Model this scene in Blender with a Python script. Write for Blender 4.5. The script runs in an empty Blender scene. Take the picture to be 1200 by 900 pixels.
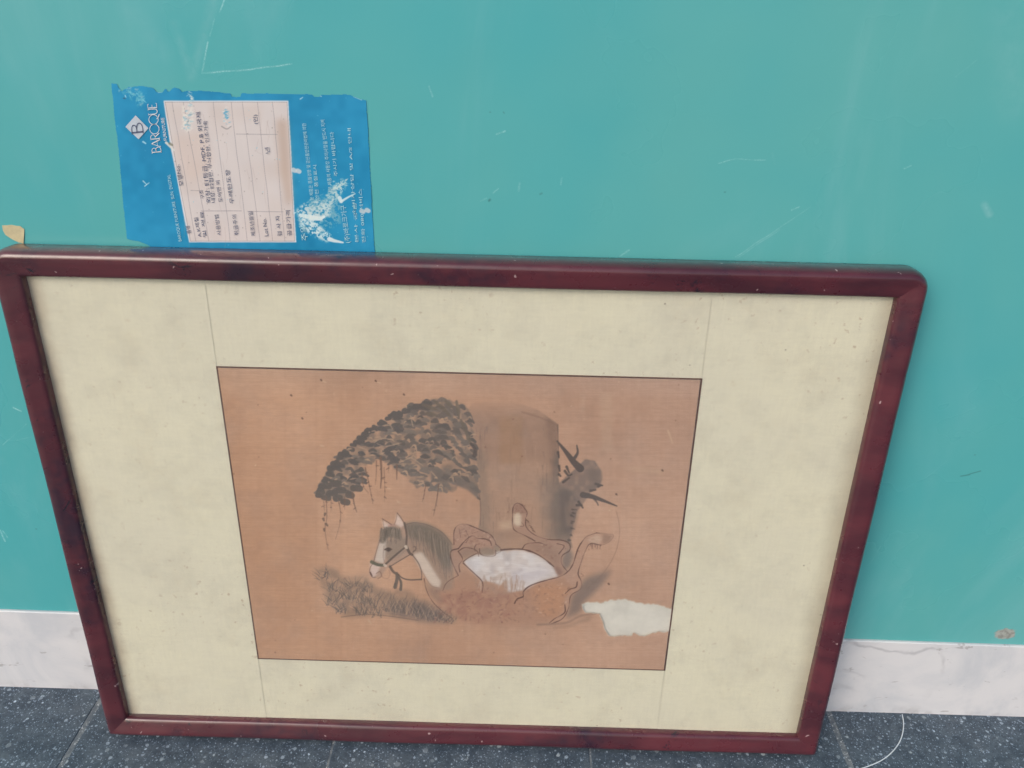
import bpy, math, random
import numpy as np
from mathutils import Vector, Matrix

# ------------------------------------------------------------------ camera, sky, sun, exposure
scene = bpy.context.scene
CAM = np.array([0.05912396, -0.66528011, 0.79270258])
PITCH, YAW, ROLL, FOCAL = 0.48269891, -0.01093557, 0.02029396, 900.0      # focal length in photo pixels (1200 wide)

def cam_axes():
    cp, sp = math.cos(PITCH), math.sin(PITCH)
    f = np.array([math.sin(YAW) * cp, math.cos(YAW) * cp, -sp])
    rt = np.array([math.cos(YAW), -math.sin(YAW), 0.0])
    up = np.cross(rt, f)
    c, s = math.cos(ROLL), math.sin(ROLL)
    return c * rt + s * up, -s * rt + c * up, f
RT, UP, FW = cam_axes()
cd = bpy.data.cameras.new('camera'); cam = bpy.data.objects.new('camera', cd)
scene.collection.objects.link(cam)
m = Matrix.Identity(4)
for i in range(3):
    m[i][0], m[i][1], m[i][2], m[i][3] = RT[i], UP[i], -FW[i], CAM[i]
cam.matrix_world = m
cd.sensor_fit = 'HORIZONTAL'; cd.sensor_width = 36.0; cd.lens = 36.0 * FOCAL / 1200.0
cd.clip_start = 0.02; cd.clip_end = 400.0
scene.camera = cam
scene.cycles.max_bounces = 6; scene.cycles.diffuse_bounces = 3; scene.cycles.glossy_bounces = 3

SUN_EL, SUN_AZ = math.radians(36), math.radians(218)     # azimuth clockwise from +Y (the wall is at +Y, open air behind the camera)
world = bpy.data.worlds.new('World'); scene.world = world; world.use_nodes = True
wn = world.node_tree.nodes; wl = world.node_tree.links
bg = wn['Background']
sky = wn.new('ShaderNodeTexSky'); sky.sky_type = 'NISHITA'; sky.sun_disc = False
sky.sun_elevation = SUN_EL; sky.sun_rotation = SUN_AZ
sky.air_density = 1.0; sky.dust_density = 3.5; sky.ozone_density = 1.0
wl.new(sky.outputs[0], bg.inputs[0]); bg.inputs[1].default_value = 0.13
sd = bpy.data.lights.new('sun', 'SUN'); sd.energy = 0.8; sd.angle = math.radians(32); sd.color = (1.0, 0.965, 0.92)
so = bpy.data.objects.new('sun', sd); scene.collection.objects.link(so)
sdir = Vector((math.sin(SUN_AZ) * math.cos(SUN_EL), math.cos(SUN_AZ) * math.cos(SUN_EL), math.sin(SUN_EL)))
so.rotation_euler = sdir.to_track_quat('Z', 'Y').to_euler(); so.location = sdir * 5
vs = scene.view_settings
vs.view_transform = 'Standard'; vs.look = 'None'; vs.gamma = 1.0; vs.use_curve_mapping = False; vs.exposure = 0.04

# ------------------------------------------------------------------ helpers
C = scene.collection
def tag(o, label=None, cat=None, kind=None, group=None):
    for k, v in (('label', label), ('category', cat), ('kind', kind), ('group', group)):
        if v: o[k] = v
    return o
def empty(name, mat=None):
    o = bpy.data.objects.new(name, None); C.objects.link(o); o.empty_display_size = 0.05
    if mat is not None: o.matrix_world = mat
    return o
def mesh_obj(name, verts, faces, mat, parent=None, smooth=False):
    me = bpy.data.meshes.new(name); me.from_pydata([tuple(map(float, v)) for v in verts], [], faces); me.update()
    if smooth: me.polygons.foreach_set('use_smooth', [True] * len(me.polygons))
    if mat: me.materials.append(mat)
    o = bpy.data.objects.new(name, me); C.objects.link(o)
    if parent: o.parent = parent
    return o
def box(name, x0, x1, y0, y1, z0, z1, mat, parent=None, bevel=0.0):
    v = [(x0,y0,z0),(x1,y0,z0),(x1,y1,z0),(x0,y1,z0),(x0,y0,z1),(x1,y0,z1),(x1,y1,z1),(x0,y1,z1)]
    f = [(0,3,2,1),(4,5,6,7),(0,1,5,4),(1,2,6,5),(2,3,7,6),(3,0,4,7)]
    o = mesh_obj(name, v, f, mat, parent)
    if bevel:
        b = o.modifiers.new('bevel', 'BEVEL'); b.width = bevel; b.segments = 2
    return o
def lin(c):
    c = np.asarray(c, float) / 255.0
    return np.where(c <= 0.04045, c / 12.92, ((c + 0.055) / 1.055) ** 2.4)
KEY = 0.74                                    # how bright a white sheet comes out in the photograph
def alb(r, g, b): return tuple(np.clip(lin((r, g, b)) / KEY, 0.004, 0.9)) + (1.0,)

# photo measurement -> point on the wall plane (x, z), the floor (x, y) or the picture plane (u, v)
def ray(px, py): return RT * (px - 600) / FOCAL - UP * (py - 450) / FOCAL + FW
def on_wall(px, py):
    d = ray(px, py); p = CAM + d * (-CAM[1] / d[1]); return p[0], p[2]
def on_floor(px, py):
    d = ray(px, py); p = CAM + d * (-CAM[2] / d[2]); return p[0], p[1]

# ------------------------------------------------------------------ node helpers
class NT:
    def __init__(s, name):
        s.mat = bpy.data.materials.new(name); s.mat.use_nodes = True
        s.t = s.mat.node_tree; s.n = s.t.nodes; s.l = s.t.links
        s.b = s.n['Principled BSDF']; s.out = s.n['Material Output']
        s.co = s.n.new('ShaderNodeTexCoord').outputs['Object']
    def put(s, sock, v):
        if hasattr(v, 'is_linked') or isinstance(v, bpy.types.NodeSocket): s.l.new(v, sock)
        else: sock.default_value = v
    def noise(s, scale, detail=3, rough=0.55, dist=0.0, vec=None):
        n = s.n.new('ShaderNodeTexNoise'); s.l.new(vec or s.co, n.inputs['Vector'])
        n.inputs['Scale'].default_value = scale; n.inputs['Detail'].default_value = detail
        n.inputs['Roughness'].default_value = rough; n.inputs['Distortion'].default_value = dist
        return n.outputs['Fac']
    def vor(s, scale, vec=None, feature='F1', rnd=1.0):
        n = s.n.new('ShaderNodeTexVoronoi'); n.feature = feature; s.l.new(vec or s.co, n.inputs['Vector'])
        n.inputs['Scale'].default_value = scale; n.inputs['Randomness'].default_value = rnd
        return n
    def scaled(s, x, y, z, vec=None):
        n = s.n.new('ShaderNodeMapping'); s.l.new(vec or s.co, n.inputs[0]); n.inputs['Scale'].default_value = (x, y, z)
        return n.outputs[0]
    def math(s, op, a, b=0.0, c=None, clamp=False):
        n = s.n.new('ShaderNodeMath'); n.operation = op; n.use_clamp = clamp
        s.put(n.inputs[0], a); s.put(n.inputs[1], b)
        if c is not None: s.put(n.inputs[2], c)
        return n.outputs[0]
    def ramp(s, f, a, b, lo=0.0, hi=1.0):
        n = s.n.new('ShaderNodeMapRange'); n.interpolation_type = 'SMOOTHSTEP'
        s.put(n.inputs[0], f); n.inputs[1].default_value = a; n.inputs[2].default_value = b
        n.inputs[3].default_value = lo; n.inputs[4].default_value = hi
        return n.outputs[0]
    def mix(s, f, a, b):
        n = s.n.new('ShaderNodeMix'); n.data_type = 'RGBA'
        s.put(n.inputs[0], f); s.put(n.inputs[6], a); s.put(n.inputs[7], b)
        return n.outputs[2]
    def sep(s, vec=None):
        n = s.n.new('ShaderNodeSeparateXYZ'); s.l.new(vec or s.co, n.inputs[0]); return n.outputs
    def bump(s, h, strength, dist=0.001, prev=None):
        n = s.n.new('ShaderNodeBump'); s.put(n.inputs['Height'], h)
        n.inputs['Strength'].default_value = strength; n.inputs['Distance'].default_value = dist
        if prev: s.l.new(prev, n.inputs['Normal'])
        return n.outputs[0]
    def set(s, **k):
        for a, v in k.items(): s.put(s.b.inputs[a.replace('_', ' ')], v)

def segment_group():
    g = bpy.data.node_groups.new('scratch_segment', 'ShaderNodeTree')
    I = g.interface
    for nm, t in (('X', 'NodeSocketFloat'), ('Z', 'NodeSocketFloat'), ('AX', 'NodeSocketFloat'), ('AZ', 'NodeSocketFloat'),
                  ('DX', 'NodeSocketFloat'), ('DZ', 'NodeSocketFloat'), ('Inv', 'NodeSocketFloat'), ('Width', 'NodeSocketFloat'), ('Strength', 'NodeSocketFloat')):
        I.new_socket(nm, in_out='INPUT', socket_type=t)
    I.new_socket('Mask', in_out='OUTPUT', socket_type='NodeSocketFloat')
    n = g.nodes; l = g.links; gi = n.new('NodeGroupInput'); go = n.new('NodeGroupOutput')
    def M(op, a, b, clamp=False):
        q = n.new('ShaderNodeMath'); q.operation = op; q.use_clamp = clamp
        for s_, v in ((q.inputs[0], a), (q.inputs[1], b)):
            if isinstance(v, (int, float)): s_.default_value = v
            else: l.new(v, s_)
        return q.outputs[0]
    o = gi.outputs
    rx, rz = M('SUBTRACT', o['X'], o['AX']), M('SUBTRACT', o['Z'], o['AZ'])
    t = M('MULTIPLY', M('ADD', M('MULTIPLY', rx, o['DX']), M('MULTIPLY', rz, o['DZ'])), o['Inv'], True)
    ex, ez = M('SUBTRACT', rx, M('MULTIPLY', t, o['DX'])), M('SUBTRACT', rz, M('MULTIPLY', t, o['DZ']))
    d = M('SQRT', M('ADD', M('MULTIPLY', ex, ex), M('MULTIPLY', ez, ez)), 0)
    k = M('SUBTRACT', 1.0, M('DIVIDE', d, o['Width']), True)
    l.new(M('MULTIPLY', k, o['Strength']), go.inputs[0])
    return g
SEG = segment_group()
def seg_mask(nt, X, Z, segs):
    acc = None
    for (ax, ay, bx, by, w, s) in segs:
        a, b = on_wall(ax, ay), on_wall(bx, by)
        q = nt.n.new('ShaderNodeGroup'); q.node_tree = SEG
        dx, dz = b[0] - a[0], b[1] - a[1]
        nt.l.new(X, q.inputs['X']); nt.l.new(Z, q.inputs['Z'])
        for nm, v in (('AX', a[0]), ('AZ', a[1]), ('DX', dx), ('DZ', dz), ('Inv', 1.0 / max(dx * dx + dz * dz, 1e-9)), ('Width', w * 0.00056), ('Strength', s * 0.65)):
            q.inputs[nm].default_value = v
        acc = q.outputs[0] if acc is None else nt.math('MAXIMUM', acc, q.outputs[0])
    return acc

# ------------------------------------------------------------------ materials
def m_wall():
    t = NT('teal_gloss_paint')
    S = t.sep(); wob = t.noise(60, 3)
    X = t.math('ADD', S[0], t.math('MULTIPLY', t.math('SUBTRACT', wob, 0.5), 0.003))
    Z = t.math('ADD', S[2], t.math('MULTIPLY', t.math('SUBTRACT', t.noise(45, 3), 0.5), 0.003))
    base = t.mix(t.ramp(t.noise(1.7, 4, 0.6), 0.32, 0.68), alb(70, 160, 165), alb(90, 165, 163))
    smear = t.ramp(t.noise(3.0, 5, 0.7, 0.8, t.scaled(1.6, 1, 0.5)), 0.48, 0.75, 0, 0.16)
    base = t.mix(smear, base, alb(150, 195, 200))
    # pale scuffs and fine scratches
    light = [(243,50,237,86,1.5,.85),(237,86,290,82,1.4,.75),(290,82,342,75,1.4,.9),(258,12,263,0,1.4,.6),(246,42,251,22,1.5,.22),
             (582,157,592,153,1.8,.8),(503,102,507,113,2.0,.5),(862,301,912,268,1.3,.45),(864,302,914,269,1.1,.4),(912,268,950,242,1.3,.28),
             (727,300,737,293,2.0,.5),(842,191,862,186,1.3,.55),(862,186,897,188,1.3,.45),(905,180,908,192,3,.12),(928,246,937,242,1.6,.5),
             (1060,197,1068,194,1.8,.3),(608,223,609,214,2.5,.3),(657,216,658,208,2.2,.35),(578,226,584,221,1.6,.4),(562,236,570,232,1.6,.25),
             (15,477,24,482,2.2,.8),(4,521,31,497,1.4,.3),(20,516,36,512,1.3,.3),(0,621,6,634,2.4,.9),(3,622,9,630,1.6,.7),
             (262,5,257,14,1.0,.5),(430,300,470,296,1.2,.2),(1085,560,1110,540,1.2,.15),(1020,660,1032,640,1.1,.2),(1120,90,1145,70,1.2,.15)]
    broad = [(240,40,226,84,9,.2),(205,30,224,90,10,.18),(250,0,238,45,10,.16),(1153,240,1160,251,7,.5),(150,10,190,60,22,.10),(1180,20,1190,120,40,.12)]
    dark = [(573,235,574,234,3.0,.9),(633,227,635,226,2.2,.6),(1126,558,1136,556,2.4,.8),(1135,556,1149,552,1.8,.8),(42,620,43,620,2.2,.7),
            (574,132,575,132,1.6,.6),(590,132,591,133,1.6,.6),(849,225,850,225,1.8,.6),(1142,533,1143,533,1.8,.6),(1020,402,1021,401,1.5,.3)]
    grit = t.math('MULTIPLY', t.ramp(t.noise(900, 2, 0.6), 0.35, 0.6, 0.2, 1.0), t.ramp(t.noise(95, 3, 0.7), 0.38, 0.58, 0.25, 1.0))
    lm = t.math('MULTIPLY', seg_mask(t, X, Z, light), grit, clamp=True)
    lm = t.math('MULTIPLY', lm, 1.5, clamp=True)
    bm = t.math('MULTIPLY', seg_mask(t, X, Z, broad), t.ramp(t.noise(70, 4, 0.7), 0.35, 0.65, 0.3, 1.0))
    dm = seg_mask(t, X, Z, dark)
    c = t.mix(bm, base, alb(170, 205, 208)); c = t.mix(lm, c, alb(166, 212, 216)); c = t.mix(dm, c, alb(38, 66, 66))
    # random hairline scuffs
    hs = t.vor(26, t.scaled(0.35, 1, 1.0), 'DISTANCE_TO_EDGE')
    hair = t.math('MULTIPLY', t.ramp(hs.outputs['Distance'], 0.0, 0.006, 1, 0), t.ramp(t.noise(7, 3), 0.60, 0.72, 0, 0.16))
    c = t.mix(hair, c, alb(160, 205, 208))
    # peeled patch low down on the right
    px, pz = on_wall(1178, 743)
    rr = t.math('SQRT', t.math('ADD', t.math('POWER', t.math('DIVIDE', t.math('SUBTRACT', X, px), 0.0135), 2.0),
                               t.math('POWER', t.math('DIVIDE', t.math('SUBTRACT', Z, pz), 0.0095), 2.0)))
    rr = t.math('ADD', rr, t.math('MULTIPLY', t.math('SUBTRACT', t.noise(180, 4, 0.7), 0.5), 0.9))
    pm = t.ramp(rr, 0.75, 1.0, 0.9, 0)
    c = t.mix(pm, c, t.mix(t.ramp(t.noise(220, 3), 0.4, 0.62), alb(160, 158, 152), alb(132, 126, 120)))
    rgh = t.math('ADD', t.ramp(t.noise(5, 4), 0.3, 0.7, 0.24, 0.36), t.math('MULTIPLY', t.math('ADD', lm, pm), 0.4), clamp=True)
    b1 = t.bump(t.noise(9, 2), 0.25, 0.004)
    b2 = t.bump(t.noise(420, 2), 0.05, 0.0006, b1)
    t.set(Base_Color=c, Roughness=rgh, Specular_IOR_Level=0.5, Normal=b2)
    return t.mat

def m_marble():
    t = NT('white_marble')
    w = t.n.new('ShaderNodeVectorMath'); w.operation = 'MULTIPLY_ADD'
    nz = t.n.new('ShaderNodeTexNoise'); nz.inputs['Scale'].default_value = 7; nz.inputs['Detail'].default_value = 5
    t.l.new(t.co, nz.inputs['Vector']); t.l.new(nz.outputs['Color'], w.inputs[0]); w.inputs[1].default_value = (0.16, 0.16, 0.16); t.l.new(t.co, w.inputs[2])
    v = t.vor(7.5, t.scaled(1, 1, 1.3, w.outputs[0]), 'DISTANCE_TO_EDGE')
    vein = t.math('MULTIPLY', t.ramp(v.outputs['Distance'], 0.0, 0.045, 1, 0), t.ramp(t.noise(9, 3), 0.42, 0.66, 0.0, 0.65))
    cloud = t.ramp(t.noise(11, 5, 0.62, 0.6), 0.35, 0.7)
    c = t.mix(cloud, alb(204, 204, 206), alb(186, 189, 194))
    c = t.mix(vein, c, alb(128, 128, 134))
    fleck = t.math('MULTIPLY', t.ramp(t.noise(38, 3, 0.6, 0.5, t.scaled(1, 1, 2.2)), 0.64, 0.71), 0.5)
    c = t.mix(fleck, c, alb(128, 124, 124))
    S = t.sep()
    grime = t.math('MULTIPLY', t.ramp(t.noise(24, 4, 0.7), 0.45, 0.7), t.ramp(S[2], 0.0, 0.016, 0.35, 0.0))
    c = t.mix(grime, c, alb(118, 112, 106))
    t.set(Base_Color=c, Roughness=t.ramp(t.noise(30, 3), 0.3, 0.7, 0.32, 0.5), Specular_IOR_Level=0.4, Normal=t.bump(t.noise(70, 4), 0.08, 0.001))
    return t.mat

def m_terrazzo():
    t = NT('dark_terrazzo')
    info = t.n.new('ShaderNodeObjectInfo')
    add = t.n.new('ShaderNodeVectorMath'); add.operation = 'MULTIPLY_ADD'
    t.l.new(info.outputs['Location'], add.inputs[0]); add.inputs[1].default_value = (1.37, 2.11, 0); t.l.new(t.co, add.inputs[2])
    nz = t.n.new('ShaderNodeTexNoise'); nz.inputs['Scale'].default_value = 210; nz.inputs['Detail'].default_value = 3
    t.l.new(add.outputs[0], nz.inputs['Vector'])
    w = t.n.new('ShaderNodeVectorMath'); w.operation = 'MULTIPLY_ADD'
    t.l.new(nz.outputs['Color'], w.inputs[0]); w.inputs[1].default_value = (0.0028,) * 3; t.l.new(add.outputs[0], w.inputs[2])
    P = w.outputs[0]
    base = t.mix(t.ramp(t.noise(38, 4, 0.65, 0, P), 0.35, 0.66), alb(58, 70, 81), alb(78, 90, 100))
    base = t.mix(t.ramp(t.noise(420, 3, 0.6, 0, P), 0.45, 0.62, 0, 0.55), base, alb(48, 58, 68))
    def chips(scale, size, chance, col, amt):
        nonlocal base
        v = t.vor(scale, P); s = t.n.new('ShaderNodeSeparateColor'); t.l.new(v.outputs['Color'], s.inputs[0])
        thr = t.math('MULTIPLY', t.math('ADD', t.math('MULTIPLY', s.outputs[1], 0.75), 0.25), size)
        on = t.math('LESS_THAN', s.outputs[0], chance)
        k = t.math('MULTIPLY', on, t.ramp(t.math('DIVIDE', v.outputs['Distance'], thr), 0.7, 1.0, 1, 0))
        base = t.mix(t.math('MULTIPLY', k, t.math('MULTIPLY', t.ramp(s.outputs[2], 0, 1, 0.35, 1.0), amt)), base, col)
    chips(640, 0.55, 0.45, alb(132, 150, 168), 0.8)
    chips(330, 0.50, 0.30, alb(152, 168, 184), 0.9)
    chips(300, 0.48, 0.16, alb(52, 60, 72), 0.9)
    chips(170, 0.46, 0.24, alb(176, 192, 206), 0.95)
    chips(105, 0.40, 0.16, alb(156, 168, 174), 0.85)
    dust = t.ramp(t.noise(14, 5, 0.7), 0.45, 0.75, 0, 0.22)
    base = t.mix(dust, base, alb(126, 134, 140))
    t.set(Base_Color=base, Roughness=t.ramp(t.noise(120, 3), 0.3, 0.7, 0.45, 0.7), Specular_IOR_Level=0.4, Normal=t.bump(t.noise(500, 3, 0.6, 0, P), 0.35, 0.0006))
    return t.mat

def m_grout():
    t = NT('grey_grout')
    c = t.mix(t.ramp(t.noise(120, 4), 0.35, 0.65), alb(84, 93, 101), alb(112, 118, 121))
    c = t.mix(t.ramp(t.noise(420, 2), 0.6, 0.68), c, alb(170, 176, 180))
    t.set(Base_Color=c, Roughness=0.9, Normal=t.bump(t.noise(300, 3), 0.6, 0.001)); return t.mat

def m_lacquer():
    t = NT('dark_red_lacquer')
    grain = t.noise(30, 4, 0.6, 0.4, t.scaled(0.25, 1, 1))
    c = t.mix(t.ramp(grain, 0.3, 0.7), alb(64, 26, 36), alb(88, 37, 45))
    c = t.mix(t.ramp(t.noise(11, 4, 0.7), 0.52, 0.72, 0, 0.8), c, alb(34, 20, 38))
    scuff = t.math('MULTIPLY', t.ramp(t.noise(48, 4, 0.75, 0.6), 0.60, 0.68, 0, 0.9), t.ramp(t.noise(7, 2), 0.46, 0.6))
    c = t.mix(scuff, c, alb(24, 20, 32))
    nick = t.ramp(t.noise(150, 2, 0.5, 0.3), 0.735, 0.76, 0, 0.7)
    c = t.mix(nick, c, alb(175, 150, 150))
    b = t.bump(t.noise(26, 3), 0.25, 0.002); b = t.bump(scuff, -0.5, 0.0008, b); b = t.bump(t.noise(330, 3), 0.12, 0.0005, b)
    t.set(Base_Color=c, Roughness=t.ramp(t.noise(40, 4), 0.3, 0.7, 0.24, 0.42), Specular_IOR_Level=0.6, Coat_Weight=0.7, Coat_Roughness=0.16, Normal=b)
    return t.mat

def m_silk():
    t = NT('aged_cream_silk')
    c = t.mix(t.ramp(t.noise(7, 5, 0.65), 0.3, 0.7), alb(214, 208, 187), alb(207, 202, 184))
    weave = t.noise(240, 2, 0.6, 0, t.scaled(0.25, 2.2, 1))
    weave2 = t.noise(240, 2, 0.6, 0, t.scaled(2.2, 0.25, 1))
    c = t.mix(t.ramp(t.math('ADD', t.math('MULTIPLY', weave, 0.5), t.math('MULTIPLY', weave2, 0.5)), 0.38, 0.62, 0.0, 0.14), c, alb(180, 174, 158))
    blot = t.ramp(t.noise(20, 5, 0.7, 0.4), 0.5, 0.72, 0, 0.12)
    c = t.mix(blot, c, alb(188, 172, 146))
    fox = t.math('MULTIPLY', t.ramp(t.noise(150, 3, 0.6, 0.2), 0.62, 0.72), t.ramp(t.noise(9, 3), 0.42, 0.66, 0.06, 0.5))
    c = t.mix(fox, c, alb(150, 120, 92))
    sp = t.vor(70); s = t.n.new('ShaderNodeSeparateColor'); t.l.new(sp.outputs['Color'], s.inputs[0])
    speck = t.math('MULTIPLY', t.math('LESS_THAN', s.outputs[0], 0.025), t.ramp(sp.outputs['Distance'], 0.04, 0.09, 0.6, 0))
    c = t.mix(speck, c, alb(112, 96, 80))
    # mount edges: brown staining on the left, deepened with painted-in rail shade
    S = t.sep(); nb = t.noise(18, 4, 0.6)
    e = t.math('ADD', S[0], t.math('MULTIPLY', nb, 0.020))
    stain_shade = t.ramp(e, -0.386, -0.360, 0.75, 0.0)
    c = t.mix(stain_shade, c, alb(132, 104, 78))
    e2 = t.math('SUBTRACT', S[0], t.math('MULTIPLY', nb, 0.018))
    c = t.mix(t.ramp(e2, 0.354, 0.388, 0.0, 0.62), c, alb(140, 128, 106))  # right edge: soft grey rail shade painted into the silk colour
    t.set(Base_Color=c, Roughness=0.75, Specular_IOR_Level=0.3, Normal=t.bump(t.math('ADD', weave, weave2), 0.05, 0.0004, t.bump(t.noise(6, 2), 0.3, 0.004)))
    return t.mat

def m_attr(name, rough=0.7, bump=0.1):
    t = NT(name)
    a = t.n.new('ShaderNodeAttribute'); a.attribute_name = 'ink'
    wv = t.noise(380, 2, 0.6, 0, t.scaled(0.2, 2.5, 1))
    c = t.mix(t.ramp(wv, 0.35, 0.65, 0.0, 0.10), a.outputs['Color'], alb(120, 92, 76)) if 'silk' in name else a.outputs['Color']
    t.set(Base_Color=c, Roughness=rough, Specular_IOR_Level=0.35, Normal=t.bump(wv, bump, 0.0004))
    return t.mat

def m_plain(name, col, rough=0.7, var=0.12, scale=80, spec=0.4):
    t = NT(name); k = np.array(col[:3])
    c = t.mix(t.ramp(t.noise(scale, 4, 0.65), 0.3, 0.7), tuple(k * (1 - var)) + (1,), tuple(np.minimum(k * (1 + var), 0.95)) + (1,))
    t.set(Base_Color=c, Roughness=rough, Specular_IOR_Level=spec, Normal=t.bump(t.noise(scale * 4, 2), 0.1, 0.0005)); return t.mat

def m_glass():
    t = NT('picture_glass'); t.n.remove(t.b)
    tr = t.n.new('ShaderNodeBsdfTransparent'); tr.inputs[0].default_value = (0.985, 0.99, 0.985, 1)
    gl = t.n.new('ShaderNodeBsdfGlossy'); gl.inputs['Roughness'].default_value = 0.03
    lw = t.n.new('ShaderNodeLayerWeight'); lw.inputs[0].default_value = 0.5
    f = t.math('ADD', t.math('MULTIPLY', t.math('POWER', lw.outputs['Facing'], 5.0), 0.9), 0.035)
    dust_haze = t.ramp(t.noise(20, 5, 0.7), 0.4, 0.75, 0.015, 0.06)  # dust film, thickened to lay a pale haze over the picture's darks
    df = t.n.new('ShaderNodeBsdfDiffuse'); df.inputs[0].default_value = (0.55, 0.54, 0.52, 1)
    m1 = t.n.new('ShaderNodeMixShader'); t.l.new(f, m1.inputs[0]); t.l.new(tr.outputs[0], m1.inputs[1]); t.l.new(gl.outputs[0], m1.inputs[2])
    m2 = t.n.new('ShaderNodeMixShader'); t.l.new(dust_haze, m2.inputs[0]); t.l.new(m1.outputs[0], m2.inputs[1]); t.l.new(df.outputs[0], m2.inputs[2])
    t.l.new(m2.outputs[0], t.out.inputs[0]); return t.mat

M = dict(wall=m_wall(), marble=m_marble(), terrazzo=m_terrazzo(), grout=m_grout(), lacquer=m_lacquer(), silk=m_silk(), glass=m_glass(),
         painting=m_attr('painted_silk', 0.72, 0.10), label=m_attr('printed_paper', 0.45, 0.04),
         border=m_plain('brown_border', alb(92, 66, 58)), backing=m_plain('pale_backing_paper', alb(203, 199, 191), 0.85, 0.05, 60),
         white=m_plain('white_print', alb(206, 222, 230), 0.6, 0.15, 900), pale=m_plain('faded_white_print', alb(158, 200, 218), 0.6, 0.2, 900),
         navy=m_plain('dark_print', alb(84, 92, 116), 0.6, 0.2, 900), silver=m_plain('silver_print', alb(176, 186, 196), 0.5, 0.05, 200),
         tape=m_plain('yellowed_tape', alb(186, 176, 142), 0.5, 0.12, 90), thread=m_plain('pale_thread', alb(200, 208, 220), 0.6, 0.05, 200))

# ------------------------------------------------------------------ setting: floor, skirting, wall
fl = mesh_obj('floor', [(-40,-60,-0.0008),(40,-60,-0.0008),(40,0.03,-0.0008),(-40,0.03,-0.0008)], [(0,1,2,3)], M['grout'])
tag(fl, 'dark blue grey terrazzo floor tiles with pale stone chips', None, 'structure')
TP, GAP = 0.2998, 0.0052
def tile_mesh():
    h = (TP - GAP) / 2; b = 0.0012; k = 0.006
    v = []; f = []
    for r, z in ((h, -k), (h, -b), (h - b, 0.0)):
        v += [(-r,-r,z),(r,-r,z),(r,r,z),(-r,r,z)]
    for a in (0, 4):
        for i in range(4): f.append((a + i, a + (i + 1) % 4, a + 4 + (i + 1) % 4, a + 4 + i))
    f.append((8, 9, 10, 11))
    me = bpy.data.meshes.new('tile'); me.from_pydata(v, [], f); me.update(); me.materials.append(M['terrazzo']); return me
tm = tile_mesh(); rnd = random.Random(3)
for j in range(5):
    for i in range(-5, 7):
        o = bpy.data.objects.new('tile', tm); C.objects.link(o); o.parent = fl
        o.location = (-0.4476 + TP * (i + 0.5), -TP * (j + 0.5) + 0.001, rnd.uniform(-0.0004, 0.0003))
        o.rotation_euler = (rnd.uniform(-.0012, .0012), rnd.uniform(-.0012, .0012), 0)
        k_ = i % 3                                            # tiles laid in threes: tight joints inside, a wide one between
        if k_ == 1: o.scale.x = 1.014
        else: o.scale.x = 1.006; o.location.x += 0.0009 if k_ == 0 else -0.0009

# marble skirting, 2.5 mm proud of the wall, its top edge a touch lower on the right
def skirt_z(x): return 0.1227 - 0.00888 * x
SK = 0.0028
v = []; f = []
xs = np.linspace(-2.4, 2.4, 25)
for x in xs:
    zt = skirt_z(x)
    v += [(x, 0.02, -0.003), (x, -SK, -0.003), (x, -SK, zt - 0.001), (x, -SK + 0.001, zt), (x, 0.02, zt)]
for i in range(len(xs) - 1):
    for k in range(4):
        a = i * 5 + k; f.append((a, a + 5, a + 6, a + 1))
sk = mesh_obj('marble_skirting', v, [tuple(reversed(q)) for q in f], M['marble'])
tag(sk, 'white marble skirting strip with grey flecks along the foot of the teal wall', 'skirting')
v = []; f = []
for x in xs:
    zb = skirt_z(x) + 0.0006
    v += [(x, 0.02, zb), (x, 0.0, zb), (x, 0.0, 1.9), (x, 0.02, 1.9)]
for i in range(len(xs) - 1):
    for k in range(3):
        a = i * 4 + k; f.append((a + 1, a + 5, a + 4, a))
wl_ = mesh_obj('wall', v, [tuple(reversed(q)) for q in f], M['wall'])
tag(wl_, 'glossy teal painted wall with fine scratches and scuffs', 'wall')

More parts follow.
